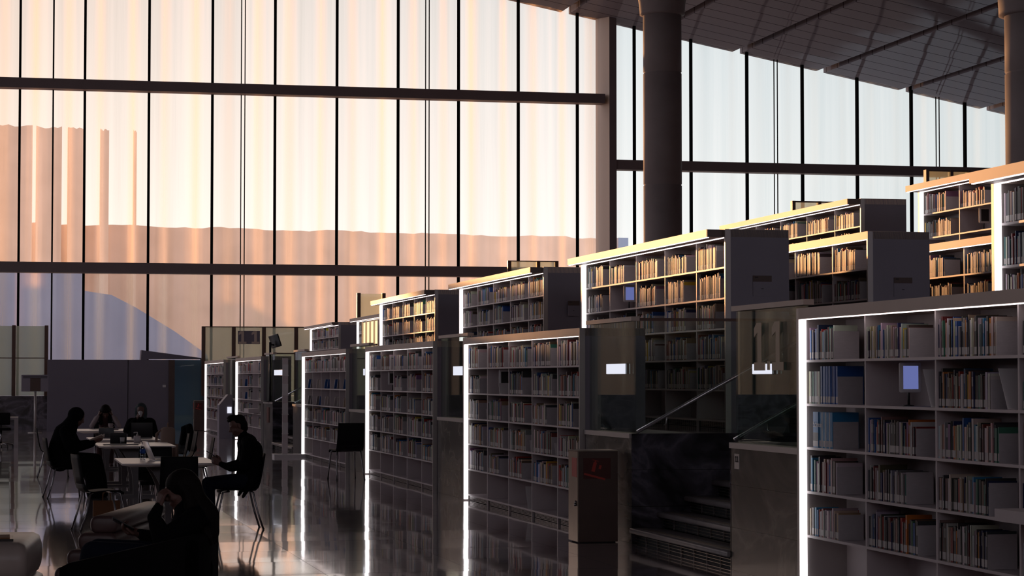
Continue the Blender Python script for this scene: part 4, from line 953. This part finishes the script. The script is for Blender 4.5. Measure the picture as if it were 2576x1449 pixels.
    def build(s, name, mats, tmap, voxel=.008, parent=None, smooth=3):
        """one continuous remeshed surface; faces take the material of the nearest form"""
        q = s.geo(); ob = q.obj(name + '_raw', mats[0], fix=True)
        md = ob.modifiers.new('r', 'REMESH'); md.mode = 'VOXEL'; md.voxel_size = voxel
        ms = ob.modifiers.new('s', 'SMOOTH'); ms.factor = .5; ms.iterations = smooth
        dg = bpy.context.evaluated_depsgraph_get(); me = bpy.data.meshes.new_from_object(ob.evaluated_get(dg)); bpy.data.objects.remove(ob)
        me.name = name; me.materials.clear()
        for m_ in mats: me.materials.append(m_)
        n = len(me.polygons)
        if len(mats) > 1 and n:
            cen = np.zeros(n * 3); me.polygons.foreach_get('center', cen); cen = cen.reshape(-1, 3); best = np.full(n, 1e9); idx = np.zeros(n, dtype=np.int32)
            for k in s.p:
                if k[0] == 'cap':
                    a = np.array(k[1]); b = np.array(k[3]); ab = b - a; tt = np.clip(((cen - a) @ ab) / max(1e-9, ab @ ab), 0, 1); dd = np.linalg.norm(cen - a - tt[:, None] * ab, axis=1) - (k[2] + (k[4] - k[2]) * tt)
                else:
                    rot = np.array(k[3]) if k[3] else np.eye(3); l_ = (cen - np.array(k[1])) @ rot; rr = np.array(k[2]); dd = (np.linalg.norm(l_ / rr, axis=1) - 1) * rr.min()
                w_ = dd < best; best[w_] = dd[w_]; idx[w_] = tmap.get(k[5], 0)
            me.polygons.foreach_set('material_index', idx)
        me.polygons.foreach_set('use_smooth', [True] * n)
        o = bpy.data.objects.new(name, me); C.objects.link(o)
        if parent: o.parent = parent
        else: o.matrix_world = s.m
        return o
def person(loc, rz, label):
    b = Body(loc, rz); r = empty('person', label, 'person', loc, rz, 'people in the reading area'); return b, r
TM = {'s': 1, 'c': 0, 'l': 2}
# --- man with phone (faces -X)
b, r = person((2.67, 25.88, 0), R(180), 'man in dark clothes looking down at his phone, seated at the nearest table')
b.chain([((.02, 0, .54), .13), ((-.03, 0, .68), .12), ((-.04, 0, .84), .13), ((.0, 0, .96), .12)]); b.cap((.0, -.07, .92), .105, (.0, .07, .92), .105); b.cap((.02, -.15, .985), .062, (.02, .15, .985), .062); b.cap((-.03, -.09, .54), .11, (-.03, .09, .54), .11)
b.cap((.03, 0, 1.0), .075, (.055, 0, 1.075), .056, 'c'); b.cap((.055, 0, 1.06), .052, (.08, 0, 1.12), .05, 's')
Ph, rm = b.head((.105, 0, 1.165), 0, 22, 1.0)
for k in (1, -1):
    b.chain([((.02, k * .185, .97), .056), ((.06, k * .215, .72), .046), ((.22, k * .14, .70), .040), ((.30, k * .06, .735), .030)])
    b.chain([((.0, k * .10, .53), .098), ((.20, k * .11, .53), .085), ((.44, k * .12, .52), .064)], 'l'); b.chain([((.44, k * .12, .52), .064), ((.42, k * .12, .30), .052), ((.40, k * .12, .09), .040)], 'l'); b.chain([((.39, k * .12, .05), .042), ((.54, k * .13, .035), .034)], 'l')
b.hand((.30, .055, .74), (.75, .0, .40), (.35, -.75, .3), -1, (35, 45, 35)); b.hand((.30, -.055, .735), (.72, .1, .38), (.3, .8, .3), 1, (30, 40, 30))
b.build('body', [M['blackcloth'], M['skin'], M['navy']], TM, .0065, r)
h = Body((0, 0, 0), 0); h.ell(Ph(-.022, 0, .048), (.088, .082, .078), 'c', rm); h.ell(Ph(-.045, 0, .0), (.066, .079, .078), 'c', rm); h.ell(Ph(-.055, 0, -.045), (.045, .062, .05), 'c', rm)
for k in range(16): a = k * 2.4; h.cap(Ph(.02 - .05 * math.cos(a) * (k / 16), .045 * math.sin(a), .105), .022, Ph(.045 - .05 * math.cos(a) * (k / 16), .055 * math.sin(a), .128 + .006 * (k % 3)), .010)
h.cap(Ph(.04, -.03, .10), .026, Ph(.085, -.02, .095), .014); h.cap(Ph(.04, .03, .10), .026, Ph(.088, .02, .088), .012)
h.build('hair', [M['hair']], {}, .008, r)
h = Body((0, 0, 0), 0)       # open jacket: hem hanging behind the seat, collar
h.chain([((.0, 0, .56), .142), ((-.04, 0, .72), .135), ((-.04, 0, .88), .14)]); h.cap((.0, -.17, .975), .070, (.0, .17, .975), .070)
for k in (1, -1): h.chain([((.01, k * .19, .97), .065), ((.05, k * .225, .73), .057), ((.20, k * .155, .70), .050)]); h.chain([((-.05, k * .13, .60), .06), ((.02, k * .225, .46), .03), ((.07, k * .235, .37), .018)])
h.cap((.0, -.05, 1.04), .045, (.0, .05, 1.04), .045)
h.build('jacket', [M['blackcloth']], {}, .010, r)
q = MB(); mt = Matrix.Translation((2.67 - .405, 25.86, .845)) @ Matrix.Rotation(R(32), 4, 'Y'); q.rbox((-.075, -.037, -.005), (.075, .037, .005), .004, 2, axis='x', mtx=mt); tag(q.obj('smartphone', M['blackpl']), 'black smartphone held by the seated man', 'phone')

def robed(b, r, lean, headc, pitch, yaw=0):
    b.chain([((-.02, 0, .54), .15), ((lean * .3, 0, .72), .135), ((lean * .7, 0, .90), .135), ((lean, 0, 1.0), .10)])
# --- robed reader at the second table (faces +X)
b, r = person((.80, 33.2, 0), R(-12), 'person in a black robe and hood reading an open book, seen in profile')
b.chain([((-.03, 0, .54), .15), ((-.04, 0, .70), .145), ((.02, 0, .86), .14), ((.07, 0, .97), .115)]); b.cap((.04, -.14, .97), .07, (.04, .14, .97), .07); b.cap((.08, 0, 1.0), .06, (.14, 0, 1.10), .052, 's')
Ph, rm = b.head((.185, 0, 1.145), 0, 28)
for k in (1, -1):
    b.chain([((.05, k * .18, .95), .065), ((.14, k * .22, .74), .06), ((.36, k * .13, .78), .048), ((.42, k * .08, .80), .035)]); b.chain([((.0, k * .11, .54), .11), ((.44, k * .12, .54), .085)]); b.chain([((.44, k * .12, .54), .085), ((.44, k * .12, .10), .07)]); b.cap((.44, k * .12, .05), .042, (.58, k * .12, .035), .034)
b.hand((.42, .07, .81), (.8, -.1, .15), (0, -.6, .7), 1, (18, 22, 18)); b.hand((.42, -.07, .81), (.8, .1, .15), (0, .6, .7), -1, (18, 22, 18))
b.build('body', [M['blackcloth'], M['skin']], TM, .008, r)
h = Body((0, 0, 0), 0); h.ell(Ph(-.03, 0, .02), (.122, .108, .122), 'c', rm); h.chain([(Ph(-.03, 0, -.05), .098), ((.06, 0, .99), .125), ((.0, 0, .92), .15)]); h.cap(Ph(.03, .045, .085), .03, Ph(.04, -.045, .085), .03); h.build('hood', [M['blackcloth']], {}, .010, r)
h = Body((0, 0, 0), 0)
h.chain([((-.06, 0, .54), .17), ((-.06, 0, .72), .16), ((.0, 0, .90), .155)])
for k in (1, -1): h.chain([((.04, k * .17, .95), .08), ((.13, k * .23, .72), .085), ((.36, k * .15, .77), .062)]); h.chain([((.0, k * .12, .53), .13), ((.42, k * .14, .52), .11)]); h.chain([((.42, k * .14, .52), .11), ((.46, k * .17, .25), .125), ((.48, k * .19, .06), .12)])
h.cap((.3, 0, .50), .10, (.45, 0, .2), .12); h.build('robe', [M['blackcloth']], {}, .012, r)
g = r
r2 = empty('open_book', 'open paperback held up by the robed reader', 'book', (1.27, 33.08, .83), R(-12))
for k in (1, -1): q = MB(); q.box((-.10, 0, -.008), (.10, k * .135, .006), mtx=Matrix.Rotation(R(-24), 4, 'Y') @ Matrix.Rotation(R(k * 16), 4, 'X')); q.obj('page_block', M['paper'], r2)
# --- woman holding her head (faces camera, -Y)
b, r = person((1.86, 44.75, 0), R(-92), 'long-haired woman holding her head in both hands at the farthest table')
b.chain([((-.0, 0, .54), .14), ((.02, 0, .70), .12), ((.10, 0, .86), .125), ((.14, 0, .93), .10)]); b.cap((.12, -.13, .94), .06, (.12, .13, .94), .06); b.cap((.16, 0, .95), .055, (.20, 0, 1.02), .05, 's')
Ph, rm = b.head((.235, 0, 1.065), 0, 40)
for k in (1, -1):
    b.chain([((.13, k * .17, .93), .056), ((.30, k * .26, .79), .046)], 'w'); b.chain([((.30, k * .26, .79), .046), ((.27, k * .17, .93), .036), ((.255, k * .14, .985), .029)], 'w')
    b.hand((.25, k * .135, .99), (-.1, -k * .25, .8), (-.2, -k * .9, .1), k, (12, 20, 20)); b.chain([((.0, k * .10, .54), .10), ((.44, k * .11, .53), .07), ((.44, k * .11, .10), .05)]); b.cap((.44, k * .11, .05), .04, (.58, k * .12, .035), .034)
b.build('body', [M['maroon'], M['skin'], M['whitecloth']], {'s': 1, 'c': 0, 'w': 2}, .008, r)
h = Body((0, 0, 0), 0); h.ell(Ph(-.015, 0, .045), (.108, .098, .095), 'c', rm)
for k in (1, -1): h.chain([(Ph(-.01, k * .07, .03), .045), (Ph(.0, k * .085, -.10), .045), ((.25, k * .09, .84), .04)])
h.chain([(Ph(-.06, 0, 0), .07), ((.10, 0, .95), .09), ((.06, 0, .82), .10)]); h.build('hair', [M['hair']], {}, .010, r)
# --- woman drinking
b, r = person((2.28, 40.05, 0), R(-97), 'woman in a dark headscarf drinking from a white cup behind the laptop')
b.chain([((-.02, 0, .54), .15), ((-.02, 0, .70), .14), ((.0, 0, .86), .145), ((.03, 0, .96), .12)]); b.cap((.02, -.16, .95), .075, (.02, .16, .95), .075); b.cap((.03, 0, 1.0), .055, (.05, 0, 1.08), .05, 's')
Ph, rm = b.head((.07, 0, 1.145), 0, 4)
b.chain([((.02, -.19, .94), .065), ((.18, -.24, .80), .058), ((.25, -.10, .97), .042), ((.235, -.075, 1.0), .034)]); b.hand((.235, -.07, 1.005), (.0, .45, .75), (-.4, .6, .0), 1, (35, 40, 30))
b.chain([((.02, .19, .94), .065), ((.14, .26, .74), .055), ((.36, .20, .77), .04), ((.42, .16, .775), .032)]); b.hand((.42, .155, .775), (.9, -.2, -.05), (0, 0, -1), -1, (12, 15, 12))
for k in (1, -1): b.chain([((.0, k * .11, .54), .11), ((.44, k * .12, .54), .08), ((.44, k * .12, .10), .06)]); b.cap((.44, k * .12, .05), .042, (.58, k * .12, .035), .034)
b.build('body', [M['blackcloth'], M['skin']], TM, .008, r)
h = Body((0, 0, 0), 0); h.ell(Ph(-.03, 0, .035), (.108, .100, .105), 'c', rm)
for k in (1, -1): h.chain([(Ph(-.01, k * .072, .04), .034), (Ph(-.005, k * .075, -.06), .036), ((.06, k * .045, 1.02), .06)])
h.chain([(Ph(-.04, 0, -.02), .09), ((.0, 0, 1.0), .10)]); h.cap(Ph(.045, -.03, .095), .028, Ph(.045, .03, .095), .028); h.build('headscarf', [M['greyhijab']], {}, .010, r)
mt = b.m; p = mt @ Vector((.215, .0, 1.085))
q = MB(); q.lathe([(.026, 0), (.038, .10), (.040, .103), (.030, .103)], 20, mtx=Matrix.Translation(p) @ Matrix.Rotation(R(-60), 4, mt.to_3x3() @ Vector((0, 1, 0))) @ Matrix.Translation((0, 0, -.05))); tag(q.obj('paper_cup', M['white']), 'white paper cup raised by the woman in the headscarf', 'cup')
# --- woman in the armchair, nearest (faces -X)
b, r = person((1.20, 15.0, 0), R(168), 'long-haired woman in black slumped in a dark armchair holding a phone, nearest figure')
b.chain([((.10, 0, .44), .155), ((.05, 0, .58), .14), ((.01, 0, .72), .14), ((.01, 0, .82), .12)]); b.cap((-.02, -.15, .80), .072, (-.02, .15, .80), .072); b.cap((.0, 0, .84), .06, (.04, 0, .90), .052, 's')
Ph, rm = b.head((.085, 0, .965), 12, 18, 1.02)
b.chain([((-.01, .185, .79), .066), ((.17, .22, .66), .056)]); b.chain([((.17, .22, .66), .056), ((.24, .14, .80), .045), ((.22, .09, .86), .034)]); b.hand((.22, .085, .865), (-.2, -.1, .8), (-.6, -.6, 0), 1, (30, 45, 35))
b.chain([((-.01, -.185, .79), .066), ((.10, -.23, .60), .056), ((.32, -.12, .66), .045), ((.36, -.08, .68), .034)]); b.hand((.36, -.075, .685), (.85, .1, .2), (.2, .5, .8), -1, (30, 35, 30))
for k in (1, -1): b.chain([((.08, k * .11, .44), .125), ((.34, k * .12, .53), .105), ((.64, k * .12, .57), .078)], 'l'); b.chain([((.64, k * .12, .57), .078), ((.70, k * .12, .32), .062), ((.72, k * .12, .10), .045)], 'l'); b.chain([((.72, k * .12, .06), .045), ((.88, k * .12, .04), .036)], 'l')
b.build('body', [M['blackcloth'], M['skin'], M['navy']], TM, .0065, r)
h = Body((0, 0, 0), 0); h.ell(Ph(-.02, 0, .045), (.112, .098, .096), 'c', rm); h.chain([(Ph(-.05, 0, .02), .090), ((.0, 0, .90), .085), ((-.07, 0, .80), .10), ((-.09, .0, .70), .08), ((-.10, .02, .64), .04)])
for k in (1, -1): h.chain([(Ph(.0, k * .06, .06), .04), (Ph(-.03, k * .08, -.03), .04), ((.0, k * .09, .82), .045), ((-.0, k * .10, .70), .03)])
for k in range(9): a = (k - 4) * .035; h.cap((-.09, a, .72), .03, (-.13, a * 1.25, .62 + .02 * (k % 3)), .010)
h.build('hair', [M['hair']], {}, .008, r)
h = Body((0, 0, 0), 0); h.chain([((.09, 0, .46), .17), ((.04, 0, .60), .155), ((.0, 0, .74), .15)]); h.cap((-.01, -.17, .78), .08, (-.01, .17, .78), .08); h.chain([((.02, 0, .46), .15), ((.18, 0, .56), .12)])
for s_, el_ in ((1, ((.17, .22, .66), (.22, .155, .76))), (-1, ((.10, -.23, .60), (.28, -.14, .65)))): h.chain([((-.02, s_ * .19, .78), .08), (el_[0], .068), (el_[1], .055)])
h.build('coat', [M['blackcloth']], {}, .011, r)
q = MB(); mt = b.m @ Matrix.Translation((.47, -.05, .745)) @ Matrix.Rotation(R(-28), 4, 'Y') @ Matrix.Rotation(R(20), 4, 'X'); q.rbox((-.08, -.038, -.005), (.08, .038, .005), .004, 2, axis='x', mtx=mt); tag(q.obj('smartphone', M['blackpl']), 'dark smartphone held by the woman in the armchair', 'phone')
q = MB(); p = b.m @ Vector((.105, -.085, .925)); q.lathe([(.001, -.014), (.012, -.008), (.014, 0), (.010, .010), (.001, .014)], 12, c=p); tag(q.obj('earring', M['white']), 'pale round earring of the woman in the armchair', 'earring')

# ------------------------------------------------------------------ lounge seating
r = empty('armchair', 'black boxy armchair under the long-haired woman, nearest seat', 'armchair', (.85, 15.05, 0), R(168))
q = MB(); q.rbox((-.42, -.40, .10), (.45, .40, .34), .05, 4, axis='y'); q.obj('base', M['armblack'], r)
q = MB(); q.rbox((-.30, -.28, .34), (.42, .28, .42), .04, 4, axis='y'); q.obj('cushion', M['armblack'], r)
for k in (1, -1): q = MB(); q.prism([(-.44, .10), (.44, .10), (.44, .50), (.38, .53), (-.38, .70), (-.44, .68)], k * .30, k * .42, 'y'); q.obj('armrest', M['armblack'], r)
q = MB(); q.rbox((-.47, -.42, .10), (-.33, .42, .70), .05, 4, axis='y'); q.obj('backrest', M['armblack'], r)
for k in (1, -1):
    for j in (1, -1): q = MB(); q.tube([(k * .36, j * .34, 0), (k * .36, j * .34, .10)], .02, 8); q.obj('leg', M['blackpl'], r)
def ribbed(name, label, loc, rz, length, depth, h, mat, nrib, step=.01):
    r = empty(name, label, 'sofa', loc, rz)
    for k in range(nrib):
        z0 = .08 + (h - .08) * k / nrib; z1 = .08 + (h - .08) * (k + 1) / nrib
        q = MB(); off = .015 * (k % 2); q.rbox((-depth / 2 - step * (nrib - 1 - k), -length / 2 - .02 * (k % 2), z0), (depth / 2, length / 2, z1 + .004), (z1 - z0) * .42, 5, axis='y'); q.obj('roll', mat, r)
    for sx_ in (-1, 1):
        for sy_ in (-1, 1): q = MB(); q.tube([(sx_ * depth * .35, sy_ * length * .42, 0), (sx_ * depth * .35, sy_ * length * .42, .10)], .02, 8); q.obj('leg', M['blackpl'], r)
    return r
ribbed('ribbed_sofa', 'mauve sofa of stacked padded rolls behind the woman in the armchair', (.93, 17.75, 0), R(-14), 2.0, .20, .70, M['sofa'], 5, .085)
ribbed('ribbed_sofa', 'grey sofa of padded rolls cut by the lower left corner', (-.31, 13.6, 0), R(84), .95, 1.05, .775, M['greysofa'], 3)
q = MB(); q.box((-.56, 13.2, .779), (.04, 13.5, .793)); q.box((-.54, 13.22, .793), (.02, 13.48, .80), 1); tag(q.obj('folded_newspaper', [M['blackpl'], M['kraft']]), 'dark folded papers lying on the grey sofa', 'papers')

# ------------------------------------------------------------------ things on tables and floor
TZ = .7425
def at(px, py, z=TZ): return (*px2w(px, py, z), z)
r = empty('laptop', 'open silver laptop on the nearest table', 'laptop', (1.66, 26.9, TZ), R(8))
q = MB(); q.rbox((0, -.16, 0), (.23, .16, .012), .005, 2, axis='y'); kb = q.obj('keyboard_base', M['silver'], r)
q = MB(); q.rbox((0, -.16, 0), (.008, .16, .23), .003, 2, axis='y', mtx=Matrix.Translation((0, 0, .010)) @ Matrix.Rotation(R(-22), 4, 'Y')); q.obj('screen', M['silver'], r)
q = MB()
for i in range(5):
    for j in range(12): q.box((.05 + i * .022, -.13 + j * .022, .012), (.066 + i * .022, -.113 + j * .022, .014))
q.obj('keys', M['white'], kb)
r = empty('laptop', 'open black laptop seen from behind, before the woman drinking', 'laptop', (2.15, 37.5, TZ), R(-95))
q = MB(); q.rbox((-.23, -.17, 0), (0, .17, .015), .005, 2, axis='y'); q.obj('keyboard_base', M['blackpl'], r)
q = MB(); q.rbox((0, -.17, 0), (.008, .17, .235), .003, 2, axis='y', mtx=Matrix.Translation((0, 0, .012)) @ Matrix.Rotation(R(12), 4, 'Y')); q.obj('screen', M['blackpl'], r)
r = empty('tablet', 'black tablet propped up on the second table', 'tablet', (1.60, 33.9, TZ), R(-90))
q = MB(); q.rbox((0, -.12, 0), (.008, .12, .17), .003, 2, axis='y', mtx=Matrix.Rotation(R(14), 4, 'Y')); q.obj('slab', M['blackpl'], r)
q = MB(); q.box((-.08, -.10, 0), (0, .10, .004)); q.obj('cover_flap', M['blackpl'], r)
r = empty('storage_case', 'black upright case standing at the third table', 'case', (1.58, 37.6, TZ), 0)
q = MB(); q.rbox((-.12, -.04, 0), (.12, .04, .16), .01, 3, axis='y'); q.obj('case_body', M['blackpl'], r)
q = MB(); q.tube([(-.04, 0, .16), (-.03, 0, .18), (.03, 0, .18), (.04, 0, .16)], .005, 6); q.obj('case_handle', M['blackpl'], r)
x, y, z = at(361, 1156)
r = empty('water_bottle', 'clear water bottle with blue label on the nearest table', 'bottle', (x, y, TZ))
q = MB(); q.lathe([(.028, 0), (.033, .01), (.033, .05), (.030, .06), (.033, .07), (.033, .14), (.026, .165), (.013, .18), (.013, .19)], 20); bb = q.obj('bottle_body', M['bottle'], r)
q = MB(); q.lathe([(.0338, .075), (.0338, .125)], 20); q.obj('bottle_label', M['bluelabel'], bb)
q = MB(); q.lathe([(.015, .19), (.015, .205)], 14); q.obj('bottle_cap', M['white'], r)
x, y, z = at(347, 1113.5)
r = empty('soap_dispenser', 'white pump bottle of sanitiser on the second table', 'bottle', (x, y, TZ))
q = MB(); q.rbox((-.052, -.03, 0), (.052, .03, .105), .02, 4, axis='z'); q.lathe([(.016, .10), (.016, .125)], 14); q.obj('bottle_body', M['soap'], r)
q = MB(); q.tube([(0, 0, .12), (0, 0, .158)], .006, 8); q.tube([(.005, 0, .158), (-.045, 0, .155), (-.05, 0, .145)], .007, 8); q.obj('pump', M['soap'], r)
q = MB(); q.box((-.03, -.0315, .03), (.03, -.0302, .07)); q.obj('bottle_label', M['flange'], r)
x, y, z = at(310, 1117)
r = empty('paper_cup', 'white paper cup with dark base print on the second table', 'cup', (x, y + .05, TZ))
q = MB(); q.lathe([(.025, 0), (.036, .095), (.038, .097), (.034, .099)], 20); cb = q.obj('cup_body', M['white'], r)
q = MB(); q.lathe([(.0262, .005), (.0300, .038)], 20); q.obj('print_band', M['blackpl'], cb)
q = MB(); q.rbox((1.36, 33.25, TZ), (1.86, 33.55, TZ + .014), .006, 2, axis='x'); tag(q.obj('closed_folder', M['flange']), 'slim pale folder lying before the robed reader', 'folder')
x, y, z = at(400, 1152)
q = MB(); q.lathe([(.045, 0), (.06, .012), (.06, .016), (.05, .016)], 24, c=(x, y, TZ)); tag(q.obj('cup_lid', M['white']), 'small white lid behind the silver laptop keyboard', 'lid')
r = empty('mug', 'pale mug on a tray at the farthest table', 'mug', (1.90, 43.3, TZ)); q = MB(); q.box((-.14, -.09, 0), (.14, .09, .03)); q.obj('tray', M['whitecloth'], r)
q = MB(); q.lathe([(.035, .03), (.042, .06), (.045, .12), (.038, .12)], 20); q.obj('cup', M['whitecloth'], r); q = MB(); q.tube([(.04, 0, .10), (.068, 0, .095), (.065, 0, .06), (.04, 0, .055)], .006, 8); q.obj('handle', M['whitecloth'], r)
r = empty('backpack', 'beige canvas backpack standing on a chair at the third table', 'backpack', (2.42, 35.33, .455), R(80))
q = MB(); q.rbox((-.11, -.11, 0), (.11, .11, .50), .09, 6, axis='z'); q.obj('pack_body', M['beige'], r)
q = MB(); q.rbox((-.09, -.16, .03), (.09, -.10, .24), .03, 4, axis='z'); q.obj('front_pocket', M['beige'], r)
q = MB(); q.tube([(-.04, 0, .49), (-.03, 0, .56), (.03, 0, .57), (.05, 0, .49)], .01, 8); q.obj('top_handle', M['beige'], r)
for k in (-1, 1): q = MB(); q.tube([(k * .06, .10, .46), (k * .08, .17, .40), (k * .09, .18, .22), (k * .08, .11, .05)], .012, 8); q.obj('strap', M['beige'], r)
h = Body((2.72, 38.9, 0), R(200)); h.chain([((-.27, -.14, .86), .03), ((-.28, .14, .90), .045)]); h.chain([((-.29, -.13, .84), .05), ((-.33, -.12, .55), .07)]); h.chain([((-.28, .12, .88), .06), ((-.33, .14, .52), .08)]); h.chain([((-.25, .0, .86), .05), ((-.20, .0, .60), .04)]); h.ell((-.32, 0, .72), (.06, .18, .18))
o = h.build('jacket', [M['blackcloth']], {}, .012); tag(o, 'black jacket draped over a chair back behind the backpack', 'jacket')
x, y = px2w(272, 1296, 0)
r = empty('paper_bag', 'brown paper carrier bag on the floor left of the nearest table', 'bag', (x, y + .1, 0), R(0))
q = MB(); a, b_, hh = .165, .08, .14
q.add([(-a, -b_, 0), (a, -b_, 0), (a, b_, 0), (-a, b_, 0), (-a, -b_, hh + .04), (a, -b_, hh + .04), (a, b_, hh + .04), (-a, b_, hh + .04), (0, 0, .01)], [(0, 3, 2, 1), (0, 1, 5, 4), (1, 2, 6, 5), (2, 3, 7, 6), (3, 0, 4, 7)]); q.obj('bag_body', M['kraft'], r, fix=False)
for k in (-1, 1): q = MB(); q.tube([(-.05, k * b_, hh + .03), (-.045, k * b_, hh + .13), (.0, k * b_, hh + .17), (.045, k * b_, hh + .13), (.05, k * b_, hh + .03)], .004, 6); q.obj('bag_handle', M['kraft'], r)
print('OBJECTS', len(bpy.data.objects))
